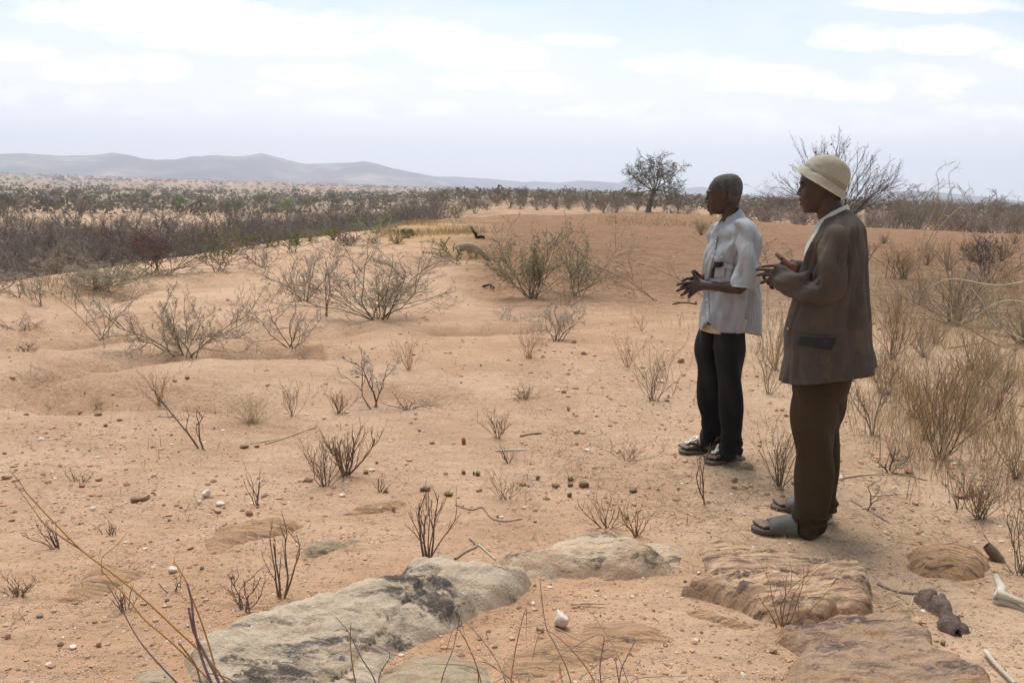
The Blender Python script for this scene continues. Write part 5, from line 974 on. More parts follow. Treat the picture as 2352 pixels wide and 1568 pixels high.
class Man:
    def __init__(s, ax, ay, label, yaw):
        s.O = at(ax/K, ay/K); s.r = Vector((s.O.x, s.O.y, 0)).normalized(); s.n = -s.r; s.u = Vector((-s.r.y, s.r.x, 0)); s.z = Vector((0, 0, 1)); s.yaw = R(yaw)
        s.root = empty('person', s.O); tag(s.root, label, 'person')
    def P(s, px, py, l=0.0):
        d = ray(px/K, py/K); k = (s.O.x*s.r.x+s.O.y*s.r.y-l)/(d[0]*s.r.x+d[1]*s.r.y); return Vector(tuple(EYE+d*k))-s.O
    def ring(s, fx, fy, bx, by, b, l=0.0, yaw=None, k=64, ex=2.3, gap=0.0):
        A_ = s.P(fx, fy, l); B_ = s.P(bx, by, l); C = (A_+B_)/2; e = (A_-B_)/2; th = s.yaw if yaw is None else R(yaw); E = e.dot(s.u)
        a = math.sqrt(max(E*E-(b*math.sin(th))**2, (.4*E)**2))/math.cos(th); fw = s.u*math.cos(th)+s.n*math.sin(th); lt = s.n*math.cos(th)-s.u*math.sin(th)
        out = []
        for j in range(k):
            ph = (gap+(2*math.pi-2*gap)*j/(k-1)) if gap is not None and gap > 0 else (2*math.pi*j/k if gap is not None else 2*math.pi*j/(k-1))
            c_, s_ = math.cos(ph), math.sin(ph); q = (abs(c_)**ex+abs(s_)**ex)**(-1/ex); out.append(C+fw*a*c_*q+s.z*e.z*c_*q+lt*b*s_*q)
        return out
    def sheet(s, name, rows, N_=60, k=72, yaw=None, ex=2.3, closed=True, gaps=None, m=None, parent=None, l=0.0, disp=None, thick=0.0, hem=None, capend=True):
        """loft through rows (front x, front y, back x, back y, half width[, gap])"""
        R_ = np.array([list(q) for q in rows], float); t = np.linspace(0, 1, len(R_)); tt = np.linspace(0, 1, N_)
        def cr(col):
            out = []
            for x in tt:
                f = x*(len(R_)-1); i = min(int(f), len(R_)-2); w = f-i; p0, p1, p2, p3 = col[max(i-1, 0)], col[i], col[i+1], col[min(i+2, len(R_)-1)]
                out.append(.5*((2*p1)+(p2-p0)*w+(2*p0-5*p1+4*p2-p3)*w*w+(-p0+3*p1-3*p2+p3)*w**3))
            return np.array(out)
        C = [cr(R_[:, i]) for i in range(R_.shape[1])]
        V = []; 
        for i in range(N_):
            g = max(C[5][i], .004) if R_.shape[1] > 5 else (0.0 if closed else .004)
            V += [tuple(p) for p in s.ring(C[0][i], C[1][i], C[2][i], C[3][i], C[4][i], l, yaw, k, ex, g if not closed else 0.0)]
        V = np.array(V).reshape(N_, k, 3); ph = np.tile(np.linspace(0, 2*math.pi, k, endpoint=not closed), (N_, 1)); T_ = np.tile(tt[:, None], (1, k))
        if hem is not None: V[..., 2] += hem(ph, T_)
        if disp is not None:
            du = np.roll(V, -1, 1)-np.roll(V, 1, 1)
            if not closed: du[:, 0] = V[:, 1]-V[:, 0]; du[:, -1] = V[:, -1]-V[:, -2]
            dv = np.gradient(V, axis=0); nn = np.cross(du, dv); nn /= np.linalg.norm(nn, axis=2)[..., None]+1e-9
            cen = V.mean(1, keepdims=True); sg = np.sign(((V-cen)*nn).sum(2).mean()) or 1; V = V+nn*sg*disp(ph, T_)[..., None]
        Vf = V.reshape(-1, 3); Fc = []
        for i in range(N_-1):
            for j in range(k if closed else k-1): Fc.append([i*k+j, i*k+(j+1) % k, (i+1)*k+(j+1) % k, (i+1)*k+j])
        if closed and capend: Fc.append(list(range(k))[::-1]); Fc.append([(N_-1)*k+j for j in range(k)])
        o = meshobj(name, Vf, Fc, m, parent or s.root); bm = bmesh.new(); bm.from_mesh(o.data); bmesh.ops.recalc_face_normals(bm, faces=bm.faces); bm.to_mesh(o.data); bm.free()
        a_ = o.data.attributes.new('phi', 'FLOAT', 'POINT'); a_.data.foreach_set('value', ph.reshape(-1).astype(np.float32))
        if thick: md = o.modifiers.new('t', 'SOLIDIFY'); md.thickness = thick; md.offset = 0
        return o
    def tube(s, name, pts, rads, m, parent=None, k=28, N_=40, disp=None, cap=True):
        """sleeve or leg: pts = (px, py, l), radii (a toward the camera, b in the picture plane)"""
        P3 = [s.P(*p) for p in pts]; R_ = np.array([r_ if isinstance(r_, (tuple, list)) else (r_, r_) for r_ in rads], float)
        sm = []; rr = []
        for i in range(N_):
            f = i/(N_-1)*(len(P3)-1); a = min(int(f), len(P3)-2); w = f-a
            def c4(q): p0, p1, p2, p3 = q[max(a-1, 0)], q[a], q[a+1], q[min(a+2, len(q)-1)]; return .5*((2*p1)+(p2-p0)*w+(2*p0-5*p1+4*p2-p3)*w*w+(-p0+3*p1-3*p2+p3)*w**3)
            sm.append(c4(P3)); rr.append(c4([np.array(x) for x in R_]))
        V = []
        for i, p in enumerate(sm):
            t = (sm[min(i+1, N_-1)]-sm[max(i-1, 0)]).normalized(); w_ = t.cross(s.n).normalized(); nn = w_.cross(t).normalized()
            for j in range(k):
                q = 2*math.pi*j/k; d = nn*math.cos(q)*rr[i][0]+w_*math.sin(q)*rr[i][1]; e = 1.0
                if disp: e = 1+disp(q, i/(N_-1))/max(d.length, 1e-4)
                V.append(tuple(p+d*e))
        Fc = [[i*k+j, i*k+(j+1) % k, (i+1)*k+(j+1) % k, (i+1)*k+j] for i in range(N_-1) for j in range(k)]
        if cap: Fc.append(list(range(k))[::-1]); Fc.append([(N_-1)*k+j for j in range(k)])
        o = meshobj(name, V, Fc, m, parent or s.root); bm = bmesh.new(); bm.from_mesh(o.data); bmesh.ops.recalc_face_normals(bm, faces=bm.faces); bm.to_mesh(o.data); bm.free()
        a_ = o.data.attributes.new('phi', 'FLOAT', 'POINT'); a_.data.foreach_set('value', np.tile(np.arange(k)*2*np.pi/k, N_).astype(np.float32)); return o
    def head(s, rows, yaw, sockets, k=56):
        N_ = 44; R_ = np.array(rows, float); V = []
        for i in range(N_):
            f = i/(N_-1)*(len(R_)-1); a = min(int(f), len(R_)-2); w = f-a; q = [R_[max(a-1, 0)], R_[a], R_[a+1], R_[min(a+2, len(R_)-1)]]
            c = .5*((2*q[1])+(q[2]-q[0])*w+(2*q[0]-5*q[1]+4*q[2]-q[3])*w*w+(-q[0]+3*q[1]-3*q[2]+q[3])*w**3)
            V += s.ring(c[1], c[0], c[2], c[0], c[3], 0, yaw, k, 2.15)
        th = R(yaw); fw = s.u*math.cos(th)+s.n*math.sin(th)
        for c_, rad, dep in sockets:
            for i, p in enumerate(V): d = (p-c_).length; V[i] = p-fw*dep*math.exp(-(d/rad)**2)
        Fc = [[i*k+j, i*k+(j+1) % k, (i+1)*k+(j+1) % k, (i+1)*k+j] for i in range(N_-1) for j in range(k)]; Fc.append(list(range(k))[::-1]); Fc.append([(N_-1)*k+j for j in range(k)])
        return V, Fc
    def cap(s, V, Fc, pts, rads, k=10): rounded([s.P(*p) for p in pts], rads, k, V, Fc)
    def blob(s, V, Fc, c, rx, rl, rz, k=12):            # ellipsoid: along the profile, across, up
        b = len(V); n_ = 8
        for i in range(n_+1):
            a = math.pi*i/n_*.98+.03
            for j in range(k): q = 2*math.pi*j/k; V.append(c+s.u*rx*math.sin(a)*math.cos(q)+s.n*rl*math.sin(a)*math.sin(q)+s.z*rz*math.cos(a))
        for i in range(n_):
            for j in range(k): Fc.append([b+i*k+j, b+i*k+(j+1) % k, b+(i+1)*k+(j+1) % k, b+(i+1)*k+j])
        Fc.append([b+j for j in range(k)][::-1]); Fc.append([b+n_*k+j for j in range(k)])
    def decal(s, name, target, quad, m, off=.004, thick=.003, nu=14, nv=8, parent=None, fallback=0.0):
        """a cloth piece laid on the surface of target; quad = four corners (px) in order"""
        bvh = BVHTree.FromObject(target, bpy.context.evaluated_depsgraph_get()) if not isinstance(target, BVHTree) else target
        V = []; last = None
        for j in range(nv):
            for i in range(nu):
                a, b = i/(nu-1), j/(nv-1); x = (quad[0][0]*(1-a)+quad[1][0]*a)*(1-b)+(quad[3][0]*(1-a)+quad[2][0]*a)*b; y = (quad[0][1]*(1-a)+quad[1][1]*a)*(1-b)+(quad[3][1]*(1-a)+quad[2][1]*a)*b
                d = Vector(tuple(ray(x/K, y/K))); h = bvh.ray_cast(Vector(tuple(EYE))-s.O, d)
                if h[0] is None: p = None
                else: nr = h[1] if h[1].dot(d) < 0 else -h[1]; p = h[0]+nr*off; last = ((h[0]-(Vector(tuple(EYE))-s.O)).length)
                if p is None: p = (Vector(tuple(EYE))-s.O)+d*(last or (s.O-Vector(tuple(EYE))).length)
                V.append(tuple(p))
        Fc = [[j*nu+i, j*nu+i+1, (j+1)*nu+i+1, (j+1)*nu+i] for j in range(nv-1) for i in range(nu-1)]
        o = meshobj(name, V, Fc, m, parent or s.root); md = o.modifiers.new('t', 'SOLIDIFY'); md.thickness = thick; md.offset = 0
        a_ = o.data.attributes.new('phi', 'FLOAT', 'POINT'); a_.data.foreach_set('value', np.tile(np.linspace(0, .55, nu), nv).astype(np.float32)); return o
    def disc(s, name, target, px, py, r_, m, parent=None):
        bvh = BVHTree.FromObject(target, bpy.context.evaluated_depsgraph_get()); d = Vector(tuple(ray(px/K, py/K))); h = bvh.ray_cast(Vector(tuple(EYE))-s.O, d)
        if h[0] is None: return
        nr = h[1] if h[1].dot(d) < 0 else -h[1]; bm = bmesh.new(); bmesh.ops.create_cone(bm, cap_ends=True, segments=14, radius1=r_, radius2=r_*.8, depth=.003); me = bpy.data.meshes.new(name); bm.to_mesh(me); bm.free(); me.materials.append(m)
        o = bpy.data.objects.new(name, me); COL.objects.link(o); o.parent = parent or s.root; o.location = h[0]+nr*.007; o.rotation_euler = nr.to_track_quat('Z', 'Y').to_euler(); return o
    def foot(s, V, Fc, toe, heel, w=.095):
        """toe, heel: ground pixels; adds the foot to the body lists; returns a frame for the sandal"""
        A_ = at(heel[0]/K, heel[1]/K)-s.O; B_ = at(toe[0]/K, toe[1]/K)-s.O; z0 = max(A_.z, B_.z); A_.z = B_.z = z0; x = (B_-A_); L = x.length; x.normalize(); y = s.z.cross(x)
        if y.dot(s.n) < 0: y = -y
        f = lambda a, b, c: A_+x*L*a+y*b+s.z*c
        rounded([f(.10, 0, .050), f(.28, 0, .058), f(.5, .0, .050), f(.68, .0, .040), f(.80, 0, .034)], [(.028, .026), (.031, .034), (.036, .028), (.040, .018), (.040, .011)], 14, V, Fc, (0, 0, 1))
        for i, (b, e) in enumerate([(.028, .955), (.011, .94), (-.004, .915), (-.018, .885), (-.030, .85)]):
            b2 = b*(1 if s.flip else -1); r_ = (.0115, .0085, .008, .0078, .0078)[i]; rounded([f(.74, b2*.9, .036), f((.74+e)/2, b2*1.05, .040), f(e, b2*1.1, .033)], [r_*1.05, r_*.95, r_*.95], 8, V, Fc)
        rounded([f(.20, 0, .06), f(.21, 0, .12), f(.2, 0, .22)], [(.030, .036), (.030, .034), (.034, .036)], 12, V, Fc)
        return f, L
    def sole(s, f, L, m, w=.046, th=.026, name='sandal'):
        out = [(-.02, .55), (.0, .78), (.08, .9), (.25, .88), (.45, .86), (.62, 1.0), (.78, 1.08), (.9, .95), (.97, .65), (1.0, .25)]
        side = [(a*1.03-.01, b*w) for a, b in out]; pts = side+[(a, -b) for a, b in side[::-1]]; V = []; n_ = len(pts)
        for z_, sc_ in ((.0, .97), (.006, 1.02), (th*.6, 1.0), (th*.72, 1.03), (th, 1.0)): V += [f(a, b*sc_, z_) for a, b in pts]
        Fc = [[i*n_+j, i*n_+(j+1) % n_, (i+1)*n_+(j+1) % n_, (i+1)*n_+j] for i in range(4) for j in range(n_)]+[list(range(n_))[::-1], [4*n_+j for j in range(n_)]]
        o = meshobj(name, V, Fc, m, s.root); bm = bmesh.new(); bm.from_mesh(o.data); bmesh.ops.recalc_face_normals(bm, faces=bm.faces); bm.to_mesh(o.data); bm.free(); md = o.modifiers.new('s', 'SUBSURF'); md.levels = 1; md.render_levels = 2; return o
    def strap(s, f, L, m, a0, a1, h0, h1, w=.052, parent=None, skew=0.0):
        V = []; nu, nv = 18, 9
        for i in range(nv):
            t = i/(nv-1); a = a0+(a1-a0)*t; h = h0+(h1-h0)*t+.006*math.sin(math.pi*t)
            for j in range(nu): q = math.pi*j/(nu-1); V.append(f(a+skew*math.sin(q)*.5, w*math.cos(q)*1.02*(1-.0*t), .016+(h-.016)*math.sin(q)**.75))
        Fc = [[i*nu+j, i*nu+j+1, (i+1)*nu+j+1, (i+1)*nu+j] for i in range(nv-1) for j in range(nu-1)]
        o = meshobj('strap', V, Fc, m, parent or s.root); md = o.modifiers.new('t', 'SOLIDIFY'); md.thickness = .006; md.offset = 0; return o
def nz(a, b, s): return fbm(np.asarray(a, float), np.asarray(b, float), s, 3)
M_RUB = flatmat('grey rubber', (.115, .105, .10), rough=.6, c2=(.15, .14, .13)); M_SOLE = flatmat('dusty sole', (.12, .10, .085), rough=.8, c2=(.20, .16, .12)); M_BLK = flatmat('black rubber', (.03, .028, .027), rough=.6); M_WHT = flatmat('white strap plastic', (.80, .77, .68), rough=.5); M_BTN = flatmat('button', (.7, .7, .7), rough=.35)
M_EYE = flatmat('eye white', (.13, .10, .085), rough=.4); M_IRIS = flatmat('iris', (.02, .012, .01), rough=.15)
# ======================= the man in the brown jacket
A = Man(3228, 2106, 'man in olive hat, brown jacket and brown trousers, hands held together', -4); A.flip = False
V, Fc = [], []
so_ = A.P(3214, 748, .034); so2 = A.P(3214, 748, -.034)
hv, hf = A.head([(648,3268,3330,.03),(655,3240,3352,.055),(672,3217,3372,.070),(700,3205,3384,.076),(733,3199,3386,.077),(748,3203,3385,.076),(768,3204,3378,.072),(786,3201,3362,.064),(802,3201,3340,.058),(822,3205,3312,.053),(840,3212,3286,.045),(852,3224,3262,.030)], 3, [(so_, .015, .0045), (so2, .015, .0045), (A.P(3226, 778, .058), .020, -.005), (A.P(3226, 778, -.058), .020, -.005)])
V += hv; Fc += hf
A.cap(V, Fc, [(3210,738), (3203,755), (3198,770)], [(.010, .008), (.010, .009), (.012, .011)], 12); A.blob(V, Fc, A.P(3196, 774), .011, .012, .010); A.blob(V, Fc, A.P(3203, 778, .013), .011, .008, .008); A.blob(V, Fc, A.P(3203, 778, -.013), .011, .008, .008)
A.blob(V, Fc, A.P(3204, 797), .013, .026, .0085); A.blob(V, Fc, A.P(3207, 815), .012, .022, .0085); A.blob(V, Fc, A.P(3224, 842), .016, .020, .013);
rounded([A.P(3206, 732, .05), A.P(3203, 731, .03), A.P(3205, 734, 0), A.P(3203, 731, -.03), A.P(3206, 732, -.05)], [.006, .0085, .006, .0085, .006], 10, V, Fc)
for l_ in (.075, -.075):
    sg = 1 if l_ > 0 else -1; A.cap(V, Fc, [(3318, 745, l_), (3324, 752, l_+.008*sg), (3325, 766, l_+.010*sg), (3318, 778, l_+.004*sg)], [(.006, .012), (.007, .010), (.007, .009), (.007, .008)], 10)
A.cap(V, Fc, [(3300,785), (3316,830), (3332,880), (3335,920)], [(.057, .060), (.055, .058), (.058, .062), (.075, .075)], 24)
loft([A.P(3335, 900), A.P(3345, 930), A.P(3345, 1050), A.P(3330, 1250), A.P(3300, 1420), A.P(3290, 1500)], [(.12, .06), (.17, .085), (.16, .10), (.14, .10), (.15, .11), (.14, .1)], 32, V, Fc, A.u)
# arms under the sleeves
A.cap(V, Fc, [(3338,945,.17), (3325,1050,.22), (3318,1160,.23), (3200,1150,.19), (3130,1112,.12)], [.05, .045, .042, .034, (.024, .030)], 14)
A.cap(V, Fc, [(3338,945,-.17), (3300,1050,-.22), (3285,1120,-.20), (3220,1084,-.10), (3172,1070,-.02)], [.05, .045, .040, .032, (.024, .030)], 14)
# near hand: back of the hand towards the camera
A.cap(V, Fc, [(3128,1110,.115), (3108,1106,.09), (3088,1102,.07)], [(.017, .028), (.016, .036), (.013, .037)], 14)
A.cap(V, Fc, [(3090,1080,.070), (3068,1078,.055), (3046,1077,.050), (3027,1078,.046)], [.0105, .0092, .0085, .0078])
A.cap(V, Fc, [(3088,1095,.070), (3068,1098,.060), (3053,1100,.052), (3056,1112,.045)], [.0108, .0098, .009, .0085])
A.cap(V, Fc, [(3090,1112,.068), (3074,1120,.060), (3066,1126,.050), (3074,1134,.044)], [.0105, .0092, .0088, .0082])
A.cap(V, Fc, [(3094,1127,.066), (3084,1140,.058), (3082,1148,.050), (3092,1152,.045)], [.0098, .0085, .0082, .0075])
A.cap(V, Fc, [(3128,1092,.088), (3130,1068,.080), (3127,1048,.076), (3126,1034,.074)], [.0155, .0118, .0108, .0098])
# far hand: palm towards the camera
A.cap(V, Fc, [(3170,1070,-.01), (3150,1074,.005), (3118,1086,.015)], [(.017, .028), (.015, .036), (.012, .039)], 14)
A.cap(V, Fc, [(3122,1064,.015), (3090,1061,.018), (3060,1063,.022), (3034,1070,.026)], [.0105, .0095, .0088, .008])
A.cap(V, Fc, [(3116,1082,.012), (3080,1088,.016), (3052,1096,.022), (3030,1100,.028)], [.0105, .0098, .0092, .0085])
A.cap(V, Fc, [(3114,1100,.012), (3086,1112,.018), (3064,1124,.026), (3046,1131,.030)], [.0102, .0095, .009, .0083])
A.cap(V, Fc, [(3118,1116,.012), (3100,1130,.018), (3086,1146,.028)], [.0095, .0085, .0078])
A.cap(V, Fc, [(3156,1062,.008), (3138,1044,.012), (3120,1028,.012), (3107,1017,.010)], [.0160, .0125, .0112, .0098])
rounded([A.P(3300,1400,.03), A.P(3262,1460,.08), A.P(3262,1817,.09), A.P(3245,2020,.09), A.P(3236,2110,.09)], [.07, .07, .05, .042, .036], 14, V, Fc); rounded([A.P(3300,1400,-.03), A.P(3305,1460,-.07), A.P(3290,1817,-.09), A.P(3285,2010,-.09), A.P(3286,2040,-.09)], [.07, .07, .05, .042, .036], 14, V, Fc)
fA, LA = A.foot(V, Fc, (3008, 2122), (3268, 2140)); fB, LB_ = A.foot(V, Fc, (3084, 2030), (3322, 2062))
SKA = skinmat('dark skin', A.n, .032, A.P(3100, 1155).z, A.P(3100, 1005).z)
body = meshobj('body', V, Fc, SKA, A.root); remesh(body, .0032, 4)
for l_ in (.031, -.031):
    c_ = A.P(3216, 749, l_*.95); V, Fc = [], []; A.blob(V, Fc, Vector((0, 0, 0)), .0105, .0105, .0062, 16); e = meshobj('eye', V, Fc, M_EYE, A.root); e.location = c_
    V, Fc = [], []; A.blob(V, Fc, Vector((0, 0, 0)), .0065, .0062, .0062, 12); i_ = meshobj('iris', V, Fc, M_IRIS, e); i_.location = A.u*.0050+A.n*.002*(1 if l_ > 0 else -1)
JK = fabric('jacket wool', (.120, .092, .076), (.090, .070, .060), (170, (.060, .047, .042), .1, .35), patch=(.135, .10, .072)); SH2 = fabric('printed shirt', (.62, .60, .54), (.70, .67, .60), None, patch=(.38, .36, .34)); TR2 = fabric('brown trousers', (.060, .040, .021), (.047, .031, .018), bumpd=.003, rough=.7)
def jd(ph, t):
    low = np.clip((t-.45)/.55, 0, 1); v = .013*low*np.sin(ph*6+1.2+nz(ph, t*3, 3)*3)+.014*low*np.sin(ph*3-.6)
    v = v+(.030*nz(ph*3.2, t*2.6, 7)*(.4+t)+.012*nz(ph*6, t*6, 9))*np.clip(t*4-.2, .1, 1); return v+.012*np.sin((t*9+ph*2.2)*2.2)*np.exp(-((t-.42)/.2)**2)*np.abs(np.sin(ph))
J = A.sheet('jacket', [(3285,880,3392,846,.065,1.0),(3272,905,3418,862,.125,.85),(3262,930,3440,890,.175,.75),(3250,960,3455,925,.205,.62),(3236,1000,3463,985,.215,.5),(3222,1050,3466,1050,.215,.42),(3207,1110,3468,1110,.215,.32),(3180,1190,3474,1190,.22,.2),(3152,1303,3484,1290,.225,.02),(3150,1390,3490,1370,.23,.05),(3138,1455,3496,1430,.235,.10),(3126,1512,3500,1474,.24,.16)], 96, 150, closed=False, m=JK, disp=jd, thick=.007, ex=2.35)
tag(J, 'brown grey pinstripe jacket, worn open at the top')
def sd(q, t):
    return sd_(q, t)*min(1, t*7)+min(1, t*6)*.018*float(fbm(np.array([q*1.6]), np.array([t*7.0]), 33, 3)[0])*(1 if .3 < q < 6 else .3)
def sd_(q, t):
    w = math.exp(-((t-.62)/.16)**2); return .017*w*math.sin(t*52+2.4*math.sin(q))*max(.15, math.sin(q-.9)+.5)+.009*math.sin(t*25+q*2)*math.sin(q+1)
A.tube('sleeve', [(3344,918,.150),(3342,945,.185),(3334,1000,.205),(3328,1060,.215),(3326,1120,.222),(3316,1158,.222),(3284,1172,.215),(3240,1166,.205),(3196,1148,.185),(3158,1130,.160),(3128,1112,.135),(3112,1104,.118)], [(.030, .040), (.048, .054), (.054, .060), (.055, .062), (.058, .063), (.058, .060), (.056, .058), (.052, .056), (.050, .055), (.047, .054), (.046, .055), (.045, .056)], JK, J, 56, 130, sd)
A.tube('sleeve', [(3344,918,-.150),(3338,960,-.19),(3310,1040,-.215),(3295,1105,-.21),(3250,1098,-.15),(3205,1078,-.06),(3178,1070,-.02)], [(.035, .045), (.055, .06), (.058, .062), (.060, .06), (.050, .052), (.042, .040), (.038, .037)], JK, J, 36, 70, sd)
A.sheet('shirt', [(3292,868,3372,838,.055),(3270,900,3400,870,.10),(3250,935,3420,905,.15),(3228,975,3430,950,.17),(3218,1015,3440,1000,.18),(3222,1060,3445,1050,.19),(3212,1110,3445,1110,.19),(3200,1200,3450,1200,.18),(3190,1320,3450,1310,.17)], 40, 60, m=SH2, disp=lambda ph, t: .004*nz(ph*3, t*6, 5))
c1 = A.sheet('shirt_collar', [(3284,872,3388,818,.056,.35),(3270,892,3394,828,.066,.30),(3252,926,3400,846,.078,.22)], 10, 60, closed=False, m=SH2, thick=.004, ex=2.1)
c2 = A.sheet('collar', [(3282,892,3393,834,.072,.40),(3272,912,3402,846,.088,.38),(3262,940,3418,866,.112,.36)], 10, 60, closed=False, m=JK, thick=.005, parent=J, ex=2.1)
None and A.decal('lapel', J, [(3253,942), (3266,936), (3158,1303), (3149,1301)], JK, .006, .005, 8, 40, J)
for qd in () and ([(3248,950), (3262,946), (3250,1010), (3230,1008)], [(3228,1008), (3250,1008), (3244,1096), (3206,1096)]): A.decal('lapel', J, qd, JK, .009, .005, 8, 14, J)
M_FLAP = fabric('dark pocket cloth', (.032, .034, .038), (.045, .045, .048)); A.decal('pocket_flap', J, [(3205,1344), (3336,1350), (3326,1398), (3190,1377)], M_FLAP, .007, .006, 20, 8, J); A.decal('pocket_welt', J, [(3203,1339), (3337,1345), (3337,1350), (3203,1344)], JK, .008, .006, 20, 3, J)
M_BR = flatmat('brass', (.55, .38, .16), rough=.4); A.disc('button', J, 3156, 1314, .006, M_BR, J)
def tdsp(q, t): return .009*math.sin(q*3+t*7)+.007*math.exp(-((t-.86)/.10)**2)*math.sin(t*48+q*1.4)+.006*math.sin(t*19+q*2)
TRO = A.tube('trousers', [(3262,1440,.075),(3258,1565,.095),(3256,1650,.10),(3257,1717,.10),(3265,1817,.10),(3262,1890,.10),(3252,1999,.10),(3236,2050,.10),(3238,2095,.10),(3252,2138,.10)], [(.09, .098), (.085, .100), (.082, .100), (.08, .096), (.072, .086), (.07, .084), (.066, .078), (.066, .084), (.062, .072), (.058, .050)], TR2, A.root, 40, 90, tdsp)
A.tube('trouser_leg', [(3310,1440,-.07),(3312,1548,-.09),(3306,1650,-.09),(3300,1717,-.09),(3293,1869,-.09),(3282,1960,-.09),(3276,2010,-.09),(3270,2040,-.09)], [(.085, .088), (.082, .086), (.078, .08), (.075, .078), (.068, .072), (.064, .074), (.062, .078), (.058, .066)], TR2, TRO, 32, 70, tdsp)
A.sheet('seat', [(3185,1420,3420,1420,.15),(3175,1480,3418,1480,.165),(3168,1540,3405,1540,.165),(3180,1600,3385,1600,.14)], 20, 48, m=TR2, parent=TRO)
for f_, L_2 in ((fA, LA), (fB, LB_)):
    o = A.sole(f_, L_2, M_SOLE); A.strap(f_, L_2, M_RUB, .34, .76, .094, .058, .05, o)
HT = fabric('washed canvas', (.50, .455, .375), (.40, .355, .275), None, patch=(.36, .29, .20)); HTB = fabric('faded hat band', (.30, .275, .20), (.37, .33, .25))
def hd(ph, t): return .0035*nz(ph*3, t*4, 11)+.002*np.sin(ph*9+3*t)*np.exp(-(t/.2)**2)
hd0 = hd
def hd(ph, t): return hd0(ph, t)+.004*np.sin(ph*2+t*5)*np.clip(t*2-.6, 0, 1)
H_ = A.sheet('hat', [(3181,682,3373,796,.118),(3192,674,3376,786,.109),(3206,667,3380,774,.100),(3222,660,3382,762,.090),(3232,648,3390,742,.087),(3243,636,3399,716,.083),(3258,626,3400,688,.076),(3278,620,3390,664,.062),(3300,618,3368,645,.040),(3322,622,3345,632,.015)], 60, 96, m=HT, disp=hd, capend=False, thick=.004, ex=2.1, yaw=0)
A.sheet('hat_band', [(3218,660.5,3383,764,.0935),(3228,649,3390,746,.090)], 6, 96, m=HTB, parent=H_, capend=False, thick=.003, ex=2.1, yaw=0)
A.sheet('brim_edge', [(3180,683,3374,797,.1195),(3183,680,3374,794,.118)], 4, 96, m=flatmat('pale brim thread', (.62, .58, .46)), parent=H_, capend=False, thick=.005, ex=2.1, yaw=0)
# ======================= the man in the striped shirt
Bm = Man(2885, 1836, 'bareheaded grey-haired man in striped grey shirt and black trousers, hands clasped', 24); Bm.flip = False
b_ = Bm; V, Fc = [], []; hy = -8
s1 = b_.P(2838, 781, .032); s2 = b_.P(2834, 781, -.032)
HR = [(697.5,2912,2927,.006),(699.5,2897,2938,.026),(704,2880,2949,.045),(712,2863,2958,.059),(724,2849,2965,.069),(740,2838,2969,.074),(755,2832,2969,.075),(768,2828,2967,.074),(780,2831,2964,.072),(796,2833,2957,.066),(812,2834,2944,.058),(828,2834,2926,.052),(844,2837,2906,.046),(857,2845,2885,.032)]
hv, hf = b_.head(HR, hy, [(s1, .015, .004), (s2, .015, .004), (b_.P(2850, 802, .052), .020, -.005), (b_.P(2848, 802, -.052), .020, -.005)]); V += hv; Fc += hf
b_.cap(V, Fc, [(2833,778), (2829,792), (2827,803)], [(.010, .008), (.010, .009), (.013, .011)], 12); b_.blob(V, Fc, b_.P(2826, 806), .011, .013, .010); b_.blob(V, Fc, b_.P(2831, 809, .013), .011, .009, .008)
b_.blob(V, Fc, b_.P(2832, 825), .012, .026, .009); b_.blob(V, Fc, b_.P(2836, 840), .012, .022, .010); b_.blob(V, Fc, b_.P(2846, 852), .013, .020, .012);
rounded([b_.P(2836, 768, .048), b_.P(2830, 767, .03), b_.P(2830, 769, 0), b_.P(2829, 767, -.03)], [.006, .008, .006, .008], 10, V, Fc)
for l_ in (.070, -.070):
    sg = 1 if l_ > 0 else -1; b_.cap(V, Fc, [(2893,766,l_), (2901,766,l_+.010*sg), (2903,778,l_+.012*sg), (2898,790,l_+.008*sg), (2893,797,l_)], [(.006, .007), (.007, .007), (.007, .009), (.007, .008), (.006, .006)], 10)
b_.cap(V, Fc, [(2925,785), (2920,830), (2924,880), (2930,930)], [(.052, .046), (.050, .045), (.050, .046), (.055, .05)], 22)
loft([b_.P(2928, 895), b_.P(2932, 945), b_.P(2925, 1050), b_.P(2918, 1200), b_.P(2908, 1320), b_.P(2900, 1400)], [(.05, .04), (.125, .055), (.12, .065), (.11, .07), (.11, .075), (.10, .07)], 32, V, Fc, b_.u)
b_.cap(V, Fc, [(2950,955,.10), (2982,990,.17), (2994,1050,.205), (2998,1128,.215), (2960,1152,.20), (2890,1148,.165), (2845,1143,.13), (2815,1141,.105)], [.04, .040, .038, .036, .036, .031, (.024, .026), (.019, .025)], 16)
b_.cap(V, Fc, [(2905,960,-.09), (2875,1020,-.17), (2866,1080,-.18), (2840,1100,-.10), (2808,1112,-.02)], [.045, .04, .036, .030, (.020, .026)], 14)
b_.cap(V, Fc, [(2822,1141,.108), (2800,1140,.088), (2778,1143,.075)], [(.016, .026), (.016, .036), (.012, .037)], 14)
b_.cap(V, Fc, [(2778,1128,.074), (2750,1130,.060), (2727,1134,.054), (2709,1139,.050)], [.0108, .0095, .0088, .0078])
b_.cap(V, Fc, [(2776,1141,.072), (2748,1148,.060), (2725,1156,.052), (2708,1163,.046)], [.0108, .0096, .0088, .008])
b_.cap(V, Fc, [(2778,1154,.072), (2756,1164,.060), (2738,1174,.054), (2725,1181,.048)], [.0104, .0094, .0086, .0078])
b_.cap(V, Fc, [(2786,1163,.072), (2770,1176,.062), (2760,1185,.054), (2755,1191,.050)], [.0098, .0086, .0078, .0074])
b_.cap(V, Fc, [(2806,1130,.085), (2788,1112,.078), (2777,1098,.074), (2771,1086,.072)], [.0160, .0125, .0112, .0098])
